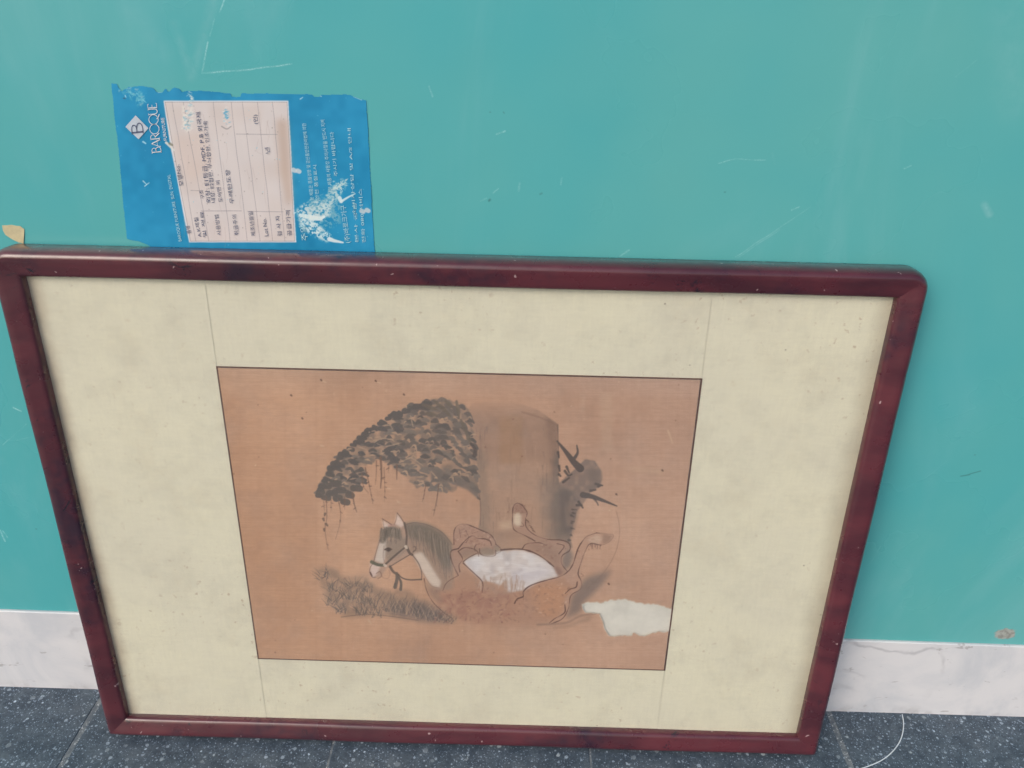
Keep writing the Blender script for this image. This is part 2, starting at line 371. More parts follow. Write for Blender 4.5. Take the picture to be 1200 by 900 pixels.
# ------------------------------------------------------------------ 2D ink canvas (used for the painted silk and the printed label)
class Canvas:
    def __init__(s, x0, y0, w, h, S, col):
        s.x0, s.y0, s.S = x0, y0, S; s.w, s.h = int(w * S), int(h * S)
        s.C = np.ones((s.h, s.w, 3)) * np.array(col, float)
        s.rng = np.random.default_rng(11)
        yy, xx = np.mgrid[0:s.h, 0:s.w]; s.X = x0 + xx / S; s.Y = y0 + yy / S
    @staticmethod
    def blur(a, r):
        r = int(round(r))
        if r < 1: return a
        for ax in (0, 1):
            for _ in range(2):
                p = np.pad(a, [(r + 1, r) if k == ax else (0, 0) for k in (0, 1)], mode='edge')
                c = np.cumsum(p, axis=ax)
                a = (np.take(c, range(2 * r + 1, c.shape[ax]), ax) - np.take(c, range(0, c.shape[ax] - 2 * r - 1), ax)) / (2 * r + 1)
        return a
    def noise(s, cell, seed):
        r = np.random.default_rng(seed)
        gh, gw = int(s.h / s.S / cell) + 3, int(s.w / s.S / cell) + 3
        g = r.random((gh, gw)); y = (s.Y - s.y0) / cell; x = (s.X - s.x0) / cell
        yi, xi = y.astype(int), x.astype(int); fy, fx = y - yi, x - xi
        fy = fy * fy * (3 - 2 * fy); fx = fx * fx * (3 - 2 * fx)
        return (g[yi, xi] * (1 - fx) + g[yi, xi + 1] * fx) * (1 - fy) + (g[yi + 1, xi] * (1 - fx) + g[yi + 1, xi + 1] * fx) * fy
    def mixm(s, mask, col, sl=(slice(None), slice(None))):
        s.C[sl] = s.C[sl] * (1 - mask[..., None]) + np.array(col, float) * mask[..., None]
    def polymask(s, poly, feather=0.7):
        P = np.array(poly, float); pad = feather * 3 + 3
        ax = max(int((P[:, 0].min() - pad - s.x0) * s.S), 0); bx = min(int((P[:, 0].max() + pad - s.x0) * s.S) + 1, s.w)
        ay = max(int((P[:, 1].min() - pad - s.y0) * s.S), 0); by = min(int((P[:, 1].max() + pad - s.y0) * s.S) + 1, s.h)
        sl = (slice(ay, by), slice(ax, bx)); X, Y = s.X[sl], s.Y[sl]; ins = np.zeros(X.shape, bool)
        for (x1, y1), (x2, y2) in zip(P, np.roll(P, -1, 0)):
            if y1 == y2: continue
            ins ^= ((y1 > Y) != (y2 > Y)) & (X < (x2 - x1) * (Y - y1) / (y2 - y1) + x1)
        return s.blur(ins.astype(float), feather * s.S), sl
    def fill(s, poly, col, a=1.0, feather=0.7, mot=None):
        mk, sl = s.polymask(poly, feather)
        if mot is not None: mk = mk * mot[sl]
        s.mixm(np.clip(mk * a, 0, 1), col, sl)
    @staticmethod
    def spline(pts, step=0.6):
        P = np.array(pts, float)
        if len(P) == 2: Q = np.vstack([2 * P[0] - P[1], P, 2 * P[1] - P[0]])
        else: Q = np.vstack([2 * P[0] - P[1], P, 2 * P[-1] - P[-2]])
        out = []
        for i in range(1, len(Q) - 2):
            p0, p1, p2, p3 = Q[i - 1:i + 3]; n = max(int(np.linalg.norm(p2 - p1) / step), 2)
            t = np.linspace(0, 1, n, endpoint=False)[:, None]
            out.append(0.5 * (2 * p1 + (p2 - p0) * t + (2 * p0 - 5 * p1 + 4 * p2 - p3) * t ** 2 + (3 * p1 - p0 - 3 * p2 + p3) * t ** 3))
        return np.vstack(out + [P[-1:]])
    def stroke(s, pts, col, w0=1.2, w1=None, a=1.0, soft=0.7, mid=None, jit=0.0):
        P = s.spline(pts); n = len(P); w1 = w0 if w1 is None else w1; t = np.linspace(0, 1, n)
        W = w0 + (w1 - w0) * t if mid is None else np.where(t < .5, w0 + (mid - w0) * t * 2, mid + (w1 - mid) * (t - .5) * 2)
        if jit:
            k = max(n // 9, 2); W = W * (1 + jit * (np.interp(t, np.linspace(0, 1, k + 1), s.rng.random(k + 1)) - .5) * 2)
        r = W.max() / 2 + soft + 1
        ax = max(int((P[:, 0].min() - r - s.x0) * s.S), 0); bx = min(int((P[:, 0].max() + r - s.x0) * s.S) + 2, s.w)
        ay = max(int((P[:, 1].min() - r - s.y0) * s.S), 0); by = min(int((P[:, 1].max() + r - s.y0) * s.S) + 2, s.h)
        if bx <= ax or by <= ay: return
        mk = np.zeros((by - ay, bx - ax))
        for (x, y), w in zip(P, W):
            R = w / 2 + soft
            cx0 = max(int((x - R - s.x0) * s.S), ax); cx1 = min(int((x + R - s.x0) * s.S) + 2, bx)
            cy0 = max(int((y - R - s.y0) * s.S), ay); cy1 = min(int((y + R - s.y0) * s.S) + 2, by)
            if cx1 <= cx0 or cy1 <= cy0: continue
            d = np.hypot(s.X[cy0:cy1, cx0:cx1] - x, s.Y[cy0:cy1, cx0:cx1] - y)
            sub = mk[cy0 - ay:cy1 - ay, cx0 - ax:cx1 - ax]
            np.maximum(sub, np.clip((w / 2 - d) / soft + 0.5, 0, 1), out=sub)
        s.mixm(mk * a, col, (slice(ay, by), slice(ax, bx)))
    def sample(s, px, py):
        x = np.clip((px - s.x0) * s.S, 0, s.w - 1.001); y = np.clip((py - s.y0) * s.S, 0, s.h - 1.001)
        xi, yi = x.astype(int), y.astype(int); fx, fy = (x - xi)[..., None], (y - yi)[..., None]
        A = s.C
        return (A[yi, xi] * (1 - fx) + A[yi, xi + 1] * fx) * (1 - fy) + (A[yi + 1, xi] * (1 - fx) + A[yi + 1, xi + 1] * fx) * fy

def project(P):
    d = P - CAM; z = d @ FW
    return 600 + FOCAL * (d @ RT) / z, 450 - FOCAL * (d @ UP) / z

def grid_sheet(name, P3, cols, mat, parent, keep=None):
    """dense sheet whose ink is a colour per vertex; P3 (h,w,3), cols (h,w,3) as sRGB 0..255, keep (h,w) bool"""
    h, w = P3.shape[:2]
    idx = np.arange(h * w).reshape(h, w)
    q = np.stack([idx[:-1, :-1], idx[:-1, 1:], idx[1:, 1:], idx[1:, :-1]], -1).reshape(-1, 4)
    if keep is not None:
        k = keep.reshape(-1); q = q[k[q].all(1)]
    used = np.unique(q); remap = np.zeros(h * w, int); remap[used] = np.arange(len(used)); q = remap[q]
    V = P3.reshape(-1, 3)[used]; col = np.clip(lin(cols.reshape(-1, 3)[used]) / KEY, 0.004, 0.92)
    me = bpy.data.meshes.new(name)
    me.vertices.add(len(V)); me.vertices.foreach_set('co', V.astype(np.float32).ravel())
    me.loops.add(len(q) * 4); me.loops.foreach_set('vertex_index', q.astype(np.int32).ravel())
    me.polygons.add(len(q)); me.polygons.foreach_set('loop_start', np.arange(0, len(q) * 4, 4, dtype=np.int32))
    me.update(calc_edges=True); me.validate()
    at = me.attributes.new('ink', 'FLOAT_COLOR', 'POINT')
    at.data.foreach_set('color', np.concatenate([col, np.ones((len(col), 1))], 1).astype(np.float32).ravel())
    me.polygons.foreach_set('use_smooth', [True] * len(me.polygons))
    me.materials.append(mat)
    o = bpy.data.objects.new(name, me); C.objects.link(o)
    if parent: o.parent = parent
    return o

# ------------------------------------------------------------------ the framed painting
W_, H_ = 0.82726, 0.57630
U = np.array([0.99999977, 0.00054541, -0.00040744]); U /= np.linalg.norm(U)
Vv = np.array([0.00036399, 0.07742855, 0.99699784]); Vv -= U * (U @ Vv); Vv /= np.linalg.norm(Vv)
N = np.cross(U, Vv)
P0 = np.array([0.00171589, -0.04604121, 0.0012])
fm = Matrix.Identity(4)
for i in range(3): fm[i][0], fm[i][1], fm[i][2], fm[i][3] = U[i], Vv[i], N[i], P0[i]
pic = empty('framed_painting', fm)
tag(pic, 'dark red framed ink painting of a horse leaning against the teal wall', 'painting')
def plane_pt(u, v, w): return P0 + U * u + Vv * v + N * w
def on_pic(px, py, w):
    d = ray(px, py); o = P0 + N * w; t = ((o - CAM) @ N) / (d @ N); p = CAM + d * t - P0
    return p @ U, p @ Vv

# moulding profile: (inset from outer edge, height towards the viewer)
PROF = [(0.0015, 0.0), (0.0, 0.0025), (0.0, 0.012), (0.0002, 0.0165), (0.0010, 0.0205), (0.0024, 0.0236), (0.0042, 0.0256), (0.0062, 0.0266), (0.0080, 0.0268),
        (0.0120, 0.0258), (0.0165, 0.0246), (0.0210, 0.0234), (0.0234, 0.0226), (0.0248, 0.0214), (0.0254, 0.0196), (0.0258, 0.0160), (0.0264, 0.0100), (0.0268, 0.0050), (0.0268, 0.0)]
def rail(side):
    L = W_ if side in ('t', 'b') else H_
    ts = np.concatenate([np.linspace(0, 0.05, 16), np.linspace(0.05, 0.95, 40)[1:-1], np.linspace(0.95, 1, 16)])
    v = []; f = []; nP = len(PROF); r_ = random.Random(side)
    for t in ts:
        wv = (0.0004 * math.sin(t * 17 + ord(side)) + r_.uniform(-.00012, .00012)) * min(1.0, 12 * t, 12 * (1 - t))
        for (a, w) in PROF:
            s = a + (L - 2 * a) * t
            ww = w + (wv if w > 0.004 else 0)
            if side == 't': u_, v_ = -W_ / 2 + s, H_ - a
            elif side == 'b': u_, v_ = W_ / 2 - s, a
            elif side == 'l': u_, v_ = -W_ / 2 + a, s
            else: u_, v_ = W_ / 2 - a, H_ - s
            for cx, cy, R, sx, sy in ((W_/2, H_, .018, 1, 1), (-W_/2, H_, .018, -1, 1), (W_/2, 0, .007, 1, -1), (-W_/2, 0, .007, -1, -1)):
                ccx, ccy = cx - sx * R, cy - sy * R; dx, dy = (u_ - ccx) * sx, (v_ - ccy) * sy
                if dx > 0 and dy > 0:
                    mxn = max(dx, dy); l = math.hypot(dx, dy); u_, v_ = ccx + sx * dx * mxn / l, ccy + sy * dy * mxn / l
            v.append((u_, v_, ww))
    for i in range(len(ts) - 1):
        for k in range(nP - 1):
            a = i * nP + k; f.append((a, a + nP, a + nP + 1, a + 1))
    f = [tuple(reversed(q)) for q in f]
    e0 = len(v); v += v[:nP] + v[e0 - nP:e0]                 # mitre ends keep their own vertices so the shading stays crisp
    f.append(tuple(range(e0, e0 + nP))); f.append(tuple(reversed(range(e0 + nP, e0 + 2 * nP))))
    o = mesh_obj('frame_rail', v, f, M['lacquer'], pic, True)
    for p in list(o.data.polygons)[-2:]: p.use_smooth = False
    return o
for s_ in 'tblr': rail(s_)

W_MAT = 0.0145
in_ = 0.0268 - 0.0006
box('backing_board', -W_/2 + .02, W_/2 - .02, .02, H_ - .02, 0.0095, 0.0135, M['backing'], pic)
# silk mount: two full-height side panels and a strip above and below the painting, overlapping seams
SU, PB, PT = 0.2272, 0.1144, 0.4663
def panel(x0, x1, y0, y1, dz=0.0):
    nx, ny = 24, 24; v = []; f = []
    for j in range(ny + 1):
        for i in range(nx + 1):
            x = x0 + (x1 - x0) * i / nx; y = y0 + (y1 - y0) * j / ny
            v.append((x, y, W_MAT + dz + 0.0002 * math.sin(x * 23 + 1) * math.sin(y * 19)))
    for j in range(ny):
        for i in range(nx):
            a = j * (nx + 1) + i; f.append((a, a + 1, a + nx + 2, a + nx + 1))
    return mesh_obj('mount_panel', v, f, M['silk'], pic, True)
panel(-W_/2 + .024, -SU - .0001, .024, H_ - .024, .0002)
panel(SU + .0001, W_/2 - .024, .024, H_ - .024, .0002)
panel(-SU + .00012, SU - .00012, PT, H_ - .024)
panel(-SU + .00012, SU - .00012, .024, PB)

# ---- ink on silk
def paint():
    K = Canvas(244, 422, 596, 374, 2, (181, 144, 121))
    rng = np.random.default_rng(5); R = rng.uniform
    K.C += ((K.noise(90, 1) - .5) * 16)[..., None] * np.array([1, 1, .95]) + ((K.noise(28, 2) - .5) * 7)[..., None] + ((K.noise(5, 3) - .5) * 4)[..., None]
    K.C += (np.clip((560 - K.X) / 300, -1, 1))[..., None] * np.array([5, 1, -4]) + np.clip((470 - K.Y) / 40, 0, 1)[..., None] * np.array([-6, 0, 5])
    wv = np.random.default_rng(8).normal(0, 1, K.h); wv = np.convolve(wv, np.ones(3) / 3, 'same'); K.C += wv[:, None, None] * 1.6
    wh = np.random.default_rng(9).normal(0, 1, K.w); wh = np.convolve(wh, np.ones(3) / 3, 'same'); K.C += wh[None, :, None] * 1.3
    INK = (82, 72, 70); LINE = (92, 66, 58)
    mot = np.clip(K.noise(6, 21) * 1.5 - .2, 0, 1); mot2 = np.clip(K.noise(3, 22) * 1.8 - .4, 0, 1)
    # trunk washes
    TR = [(546,480),(556,472),(600,470),(630,480),(653.5,497),(654.5,560),(661,600),(671,642),(556,645),(563,605),(561,560),(555,520)]
    tk, ts = K.polymask(TR, .7); TK = np.zeros((K.h, K.w)); TK[ts] = tk
    TK *= np.clip((K.Y - 468) / 26, 0, 1) * (.72 + .28 * np.clip(K.noise(8, 51) * 1.6 - .3 + (K.noise(2.5, 52) - .5) * .6, 0, 1))
    K.fill([(540,460),(680,460),(680,650),(540,650)], (160,131,113), .85, 1, TK)
    K.fill([(545,470),(655,470),(655,540),(555,543)], (146,116,100), .6, 6, TK)
    K.fill([(586,488),(612,486),(613,543),(584,543)], (156,121,94), .6, 2, TK)
    K.fill([(638,480),(660,490),(660,545),(645,560),(642,510)], (122,98,86), .7, 3, TK)
    K.fill([(550,520),(570,530),(573,590),(574,630),(555,630),(550,560)], (136,117,104), .7, 3, TK)
    K.fill([(650,530),(660,530),(675,600),(680,645),(652,632),(644,600),(648,560)], (104,94,89), .85, 3, TK)
    K.fill([(630,560),(650,560),(658,620),(668,645),(640,634)], (126,110,101), .6, 5, TK)
    for _ in range(95):                                    # dry brush bark
        x, y = R(558, 656), R(500, 615); l = R(8, 34); e = min(abs(x - 558), abs(x - 656)) < 22
        i_, j_ = int((y - K.y0) * K.S), int((x - K.x0) * K.S)
        if TK[i_, j_] > .5: K.stroke([(x, y), (x + R(-1.5, 1.5), y + l * .5), (x + R(-2, 2), y + l)], (112, 96, 88) if e else ((140, 112, 96) if R(0, 1) < .6 else (178, 148, 126)), R(.6, 2), .5, R(.18, .45), .7, None, .8)
    K.stroke([(653.5,498),(654.5,530),(654.5,556)], (104,86,78), 1.2, 1.0, .7, .6, None, .6); K.stroke([(612,483),(632,489),(653,498)], (128,100,86), 2.5, 1.4, .45, 1.4)
    K.fill([(585,612),(600,610),(602,620),(586,621)], (192,166,142), .6, 2.5)
    K.fill([(562,622),(600,622),(628,630),(560,632)], (140,114,100), .35, 3)
    # glass reflections painted into the silk as faint pale patches
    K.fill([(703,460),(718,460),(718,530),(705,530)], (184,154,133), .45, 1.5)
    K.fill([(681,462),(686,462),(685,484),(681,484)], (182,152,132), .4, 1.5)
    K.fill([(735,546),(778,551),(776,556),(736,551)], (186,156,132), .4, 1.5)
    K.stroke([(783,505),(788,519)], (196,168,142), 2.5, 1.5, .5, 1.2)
    # right branch
    K.fill([(654,602),(655,566),(664,558),(676,548),(686,538),(697,540),(705,552),(706,562),(702,570),(692,577),(685,588),(676,600),(668,630)], (121,105,98), .9, .7, np.clip(mot * .5 + .72, 0, 1))
    K.fill([(690,548),(704,552),(704,570),(690,575)], (110,96,90), .5, 2)
    K.fill([(655,575),(668,570),(678,596),(669,630),(658,624)], (94,85,82), .65, 2.5, np.clip(mot * .6 + .6, 0, 1))
    K.stroke([(653,517),(662,528),(672,541),(680,549)], INK, 2, 9, .95)
    K.stroke([(676,522),(677,530),(674,536)], INK, 1.6, 4, .9)
    K.stroke([(683,580),(694,582),(708,587),(723,593)], INK, 7, 1.4, .95)
    K.stroke([(694,582),(699,588),(701,592)], INK, 3, 1.4, .8)
    for b in ([(662,552),(666,557),(670,556)], [(664,547),(667,554)], [(660,565),(667,560)], [(654,530),(655,536)], [(655,546),(656,552)], [(655,556),(657,558)],
              [(676,592),(682,592)], [(678,588),(683,595)], [(701,570),(704,569)], [(692,575),(698,574)], [(698,567),(706,569)]):
        K.stroke(b, INK, 3.2, 2.0, .9)
    for y in (597, 601, 604, 611, 613, 619, 627, 633): K.stroke([(667 + (640 - y) * .1 + R(-1.5, 1), y), (669 + (640 - y) * .12 + R(-1, 2), y + R(0, 2))], INK, R(1.6, 3.4), 1, .8)
    for x, y in ((556,568),(558,575),(560,583),(552,565)): K.stroke([(x, y), (x + 2, y + 2)], INK, 2.4, 2, .85)
    K.stroke([(560,570),(563,590),(563,615)], (105,80,70), 1.0, 1.0, .6)
    # faint drawn circle
    th = np.radians(np.linspace(-12, 38, 9)); K.stroke([(548 + 178 * math.cos(a), 622 + 110 * math.sin(a)) for a in th], (122, 94, 82), .7, .7, .55)
    th = np.radians(np.linspace(166, 196, 6)); K.stroke([(556 + 176 * math.cos(a), 604 + 170 * math.sin(a)) for a in th], (128, 98, 84), .6, .6, .4)
    # foliage: wash, then brush dabs, then gaps of bare silk
    LEAF = [(371,578),(376,563),(388,545),(405,526),(424,509),(445,494),(468,480),(495,471),(520,468),(542,470),(552,490),(556,520),(557,548),(560,578),(546,566),(530,576),
            (512,578),(498,572),(484,570),(474,556),(458,546),(442,538),(430,545),(424,566),(410,582),(402,590),(390,584),(374,583)]
    K.fill(ragged(LEAF, 4, 2.2, 77), (122,107,97), .85, .6, np.clip(mot * 1.1 + .15, 0, 1))
    lm, lsl = K.polymask(LEAF, .6)
    full = np.zeros((K.h, K.w)); full[lsl] = lm
    def inside(x, y):
        i, j = int((y - K.y0) * K.S), int((x - K.x0) * K.S); return 0 <= i < K.h and 0 <= j < K.w and full[i, j] > .6
    K.fill([(504,546),(522,552),(545,562),(560,572),(562,586),(548,574),(528,566),(506,564)], (108,98,93), .85, 1)
    n = 0
    while n < 300:
        x, y = R(368, 562), R(466, 592)
        if not inside(x, y): continue
        n += 1
        L = R(5, 12); a = R(-.25, .35) + (.5 if x > 520 else 0)
        k = R(0, 1); c = np.array((88, 81, 79)) * (1 - k) + np.array((122, 110, 102)) * k
        if x < 470 and R(0, 1) < .6: c = np.array((87, 81, 80))
        dx, dy = L * math.cos(a), L * math.sin(a)
        K.stroke([(x - dx / 2, y - dy / 2), (x, y - R(.5, 2)), (x + dx / 2, y + dy / 2)], c, R(1.5, 3), R(1.5, 3.5), R(.8, .98), .4, R(3.6, 6.5))
    # scalloped outer rim
    rim = K.spline([(372,577),(378,562),(390,543),(408,523),(430,505),(452,490),(474,479),(498,471)], 5)
    for (x, y) in rim[::1]: x += R(-1.5, 1.5); y += R(-1.5, 1.5); K.stroke([(x, y + 2), (x + R(3, 9), y + R(1, 5))], (88, 81, 79), R(4, 7.5), R(3, 6), .95, .5)
    for x, y in ((374,577),(381,569),(386,578),(379,583),(394,584),(402,588),(408,580),(398,574),(414,572),(390,566)): K.stroke([(x, y), (x + R(4, 8), y + R(-1, 1))], (92, 84, 80), R(6, 9), R(6, 8), .92, .5)
    for _ in range(95):
        x, y = R(392, 556), R(484, 572)
        if inside(x, y):
            L = R(3, 9); a = R(-.4, .7)
            K.stroke([(x, y), (x + L * .5, y - R(0, 2)), (x + L * math.cos(a), y + L * math.sin(a))], (174, 144, 121), .8, .6, R(.6, .95), .5, R(1.4, 3))
    for p in ([(508,469),(518,478),(528,488)], [(522,470),(530,477)], [(535,470),(538,490)], [(495,474),(512,480)], [(500,484),(512,487)], [(540,492),(548,510)], [(546,505),(552,522)]):
        K.stroke(p, (104, 94, 84), 2.5, 2, .8, .8, 5)
    for p in ([(438,519),(447,514),(460,515)], [(442,520),(452,523),(470,519)], [(481,487),(484,500)], [(418,523),(430,527)], [(471,541),(482,537),(496,546)], [(505,552),(512,560)]):
        K.stroke(p, (170, 144, 124), .8, .8, .75, .6, 1.6)
    K.stroke([(552,520),(557,527),(556,534)], INK, 3, 5, .85)
    # hanging vines
    V = (112, 86, 74)
    for p, w in (([(441,540),(441,552),(440,568)], 1.2), ([(446,536),(447,555),(446,572)], 3.0), ([(450,548),(451,575),(450,588)], .9), ([(465,545),(465,562)], 2.4), ([(456,543),(455,554)], .9),
                 ([(428,548),(432,565),(437,590)], 1.4), ([(424,555),(426,570),(432,578)], 1.2), ([(514,568),(512,585),(508,604)], 1.7), ([(499,568),(497,580),(495,588)], 1.3),
                 ([(382,582),(383,605),(381,622),(384,643)], 1.1), ([(388,584),(388,600)], .7), ([(396,584),(399,600),(398,615),(393,632)], 1.0), ([(404,582),(404,597)], 1.0), ([(413,578),(415,590),(418,600)], 2.2), ([(379,583),(380,598)], .8)):
        K.stroke(p, V, w, w * .4, .8)
        q = K.spline(p, 5)
        for x, y in q[1:-1]:
            if R(0, 1) < .55: K.stroke([(x, y), (x + R(-3, 3), y + R(0, 2))], V, R(1, 2.4), 1, .7)
    for x, y in ((381,602),(379,608),(382,614),(380,620)): K.stroke([(x, y), (x + R(-2, 2), y + 2)], (104,84,74), 3, 2, .8)
    # grass
    G = [(371,668),(380,664),(396,668),(402,678),(430,676),(442,690),(476,692),(492,700),(510,712),(536,725),(530,729),(490,727),(450,720),(404,723),(390,710),(380,692)]
    K.fill(G, (118,101,90), .6, 3.5, np.clip(mot + .35, 0, 1))
    K.fill([(455,708),(490,706),(520,718),(534,727),(500,727),(460,719)], (84,78,82), .7, 4)
    tufts = [(380,676,9,1.3),(392,690,11,1),(404,700,12,.9),(416,704,12,.8),(430,708,12,.8),(445,712,14,.7),(458,714,14,.6),(470,716,15,.6),(482,718,14,.6),(494,721,12,.7),(506,724,11,.7),(520,727,9,.8),(388,706,9,1),(400,716,9,1),(424,718,10,.9),(440,720,9,.9),(528,727,8,.9),(412,686,9,1.1),(430,690,9,1)]
    for (x, y, L, sp) in tufts:
        for _ in range(26):
            a = -math.pi / 2 + R(-1, 1) * sp; l = L * R(.6, 1.6); bx = x + R(-7, 7); by = y + R(-3, 4)
            k = R(0, 1); c = (96, 87, 82) if k < .45 else ((80, 75, 78) if k < .62 else (166, 138, 118))
            K.stroke([(bx, by), (bx + l * .5 * math.cos(a), by + l * .55 * math.sin(a)), (bx + l * math.cos(a) * 1.1, by + l * math.sin(a) * .95)], c, .85, .35, R(.55, .95), .5)
    K.stroke([(400,723),(430,720),(455,722),(490,727)], (104,86,78), 1.2, 1, .6)
    K.stroke([(440,721),(460,718),(492,724)], (160,134,114), .9, .6, .6); K.stroke([(432,727),(435,731)], (196,172,146), 2, 1, .5)
    # grounds below and behind the body
    BODY = [(519,691),(526,681),(538,674),(548,668),(562,680),(600,694),(616,690),(640,681),(664,674),(676,690),(666,712),(650,728),(622,735),(570,732),(540,728),(520,712),(508,700)]
    K.fill(BODY, (164,126,106), .7, 3)
    K.fill([(500,690),(520,686),(545,694),(580,690),(600,700),(598,722),(560,730),(525,722)], (146,104,92), .6, 3, mot)
    for _ in range(150):
        x, y = R(508, 618), R(686, 730)
        K.stroke([(x, y), (x + R(-4, 4), y + R(-5, 1))], [(136,96,86), (178,142,122), (124,92,82)][int(R(0, 3))], R(1, 2.4), .8, R(.25, .6), .9)
    K.fill([(622,690),(655,680),(668,692),(664,710),(650,724),(628,720)], (182,134,102), .55, 4)
    for _ in range(40):
        x, y = R(606, 650), R(692, 722); K.stroke([(x, y), (x + R(-4, 4), y + R(-3, 3))], (138,104,90), R(1.5, 4), 1, R(.15, .4), 1.4)
    K.fill([(669,702),(680,684),(690,676),(718,668),(706,684),(697,694),(684,706),(680,717),(662,726),(668,712)], (112,99,94), .75, 3)
    K.fill([(666,640),(672,652),(668,664),(660,668),(658,655)], (110,100,96), .7, 2)
    K.stroke([(630,732),(662,730),(680,722),(698,719)], (118,96,86), 2.4, 2, .5, 2); K.stroke([(690,724),(670,732),(650,736)], (136,112,98), 6, 3, .35, 4)
    # neck and mane
    K.fill([(473,614),(486,612),(502,615),(518,624),(529,636),(532,655),(530,690),(512,694),(500,674),(484,652),(476,642)], (150,126,112), .9, 2)
    K.fill([(474,614),(486,612.5),(502,615),(518,624),(529,637),(531,660),(522,668),(512,652),(498,636),(484,632),(477,628)], (110,100,90), .85, 2.5)
    for _ in range(120):
        t = R(0, 1); x = 480 + 50 * t; y = 614 + 24 * t ** 1.5; l = R(14, 34) + 16 * t
        c = (90, 83, 77) if R(0, 1) < .55 else (156, 134, 119)
        K.stroke([(x, y + R(0, 8)), (x + R(0, 3), y + l * .6), (x + R(1, 7), y + l + 4)], c, .7, .4, R(.3, .7), .5)
    K.stroke([(474,615),(486,612.5),(502,615.5),(518,624),(530,638)], (96,86,78), 1, 1, .7)
    K.fill([(484,649),(494,647),(501,656),(508,668),(517,682),(515,689),(506,687),(497,674),(489,660)], (202,186,174), .92, 1.5)
    K.stroke([(483,650),(489,658),(496,672),(505,686),(514,689)], (120,92,82), .8, .8, .6)
    K.stroke([(497,678),(500,692),(507,705),(518,716),(530,725)], (98,74,66), 1.1, .7, .8, .6, None, .5)
    K.fill([(497,680),(512,690),(520,706),(510,704),(502,694)], (140,120,106), .5, 2)
    # head
    K.fill([(446,620),(456,614),(470,614),(477,622),(480,640),(481,650),(472,656),(460,662),(453,666),(446,676),(437,678),(433,671),(435,660),(440,648),(444,634)], (168,140,124), .95, 1.2)
    K.fill([(445,634),(453,628),(454,642),(451,654),(449,661),(439,657),(442,645)], (196,182,172), .95, 1)
    K.fill([(452,634),(466,630),(477,630),(479,642),(468,652),(456,658),(452,652)], (138,122,110), .8, 1.5)
    K.fill([(434,660),(441,661),(446,664),(442,672),(438,677),(434,674)], (206,184,176), .9, 1)
    K.fill([(448,609),(452,612),(458,615),(452,620),(449,617)], (206,186,176), .9, .8); K.fill([(465,601),(470,608),(474,615),(470,618),(463,614)], (210,188,178), .92, .8)
    K.stroke([(448,608),(453,611),(459,615)], LINE, 1, 1, .85); K.stroke([(448.5,608),(450,618)], LINE, .7, .7, .5)
    K.stroke([(465.5,601),(470,607),(474.5,615),(476,624)], LINE, 1, 1, .85); K.stroke([(465.5,601),(464.5,608),(462,615)], LINE, .7, .7, .6)
    K.stroke([(456,616),(463,616)], (186,140,130), 3, 2, .6, 1.2)
    K.fill([(446,622),(452,618),(462,617),(470,621),(471,632),(462,630),(454,630),(450,637),(445,636)], (108,98,88), .88, 1.2)
    for _ in range(34):
        x = R(446, 469); K.stroke([(x, R(618, 622)), (x - R(-.5, 1.5), 628), (x - R(-1, 2), R(632, 639))], (84,76,70) if R(0, 1) < .7 else (150,132,118), .9, .4, .75, .5)
    K.stroke([(445,633),(441,646),(438,658),(434,665),(433.5,671),(436,676),(440,676.5)], LINE, .8, .8, .7)
    K.stroke([(451,644),(455,642.2),(459,643.8)], (70,54,48), 1.5, 1, .95); K.fill([(451.5,644.5),(455,642.3),(458.8,644),(455.5,646.8)], (66,52,48), .95, .4)
    K.stroke([(450,640),(449,652),(451,660)], (126,104,94), 1, .7, .6)
    K.stroke([(441,672),(445,670),(447,675),(443,678)], LINE, .9, .7, .7); K.stroke([(434,671),(436,675)], (80,50,46), 1.8, 1.2, .9)
    K.stroke([(446,668),(448,676),(454,678),(457,673),(456,668)], (128,98,88), .7, .6, .6)
    BR = (92, 78, 72)
    K.stroke([(435.5,658.5),(442,661.5),(449,662.5)], (92,90,78), 4, 3.2, .95)
    K.stroke([(452,661),(463,651),(474,642)], BR, 2.4, 2, .9); K.stroke([(453.5,662.5),(465,652.5),(475,643)], (176,146,130), .8, .8, .6)
    K.stroke([(457,664),(470,656),(482,649)], BR, 1.1, 1.1, .85)
    K.stroke([(474,613),(476.5,626),(476,640)], BR, 2.6, 2.2, .85); K.stroke([(477,642),(480,648),(483,650)], BR, 3.4, 3, .9)
    K.stroke([(484,647),(487,644),(486.5,640.5),(484.5,641)], BR, 1.2, .9, .85)
    K.stroke([(475.5,640.5),(476.5,642)], (206,190,174), 3.6, 3, .8); K.stroke([(450.5,662),(452,663)], (206,190,176), 3.2, 3, .75)
    K.stroke([(457,664),(461,670),(467,674)], BR, 3.2, 2.6, .85)
    K.stroke([(465,671),(471,677),(480,679.5),(494,679)], BR, 1.4, 1.8, .9)
    K.stroke([(465,672),(465,680),(463,688)], (98,88,82), 3, 4.4, .9); K.stroke([(467,676),(470,683),(469.5,691)], (98,88,82), 2.6, 3.2, .9); K.stroke([(463,684),(462.5,689)], (90,80,76), 2, 1, .8)
    K.stroke([(484,651),(491,661),(494,671),(494,679)], BR, 1.1, 1.1, .8)
    # belly
    BEL = [(544,658),(552,652),(561,648),(587,645.5),(612,644.6),(631,651),(650,664),(655,675),(631,682),(616,691),(595,694),(593,680),(586,686),(572,681),(565,681),(551,668)]
    K.fill(BEL, (202,193,191), .97, .9)
    bk, bs = K.polymask(BEL, .8); BK = np.zeros((K.h, K.w)); BK[bs] = bk
    K.fill([(540,640),(660,640),(660,700),(540,700)], (170,160,162), .55, 1, BK * np.clip(K.noise(9, 31) * 2.4 - 1.1, 0, 1))
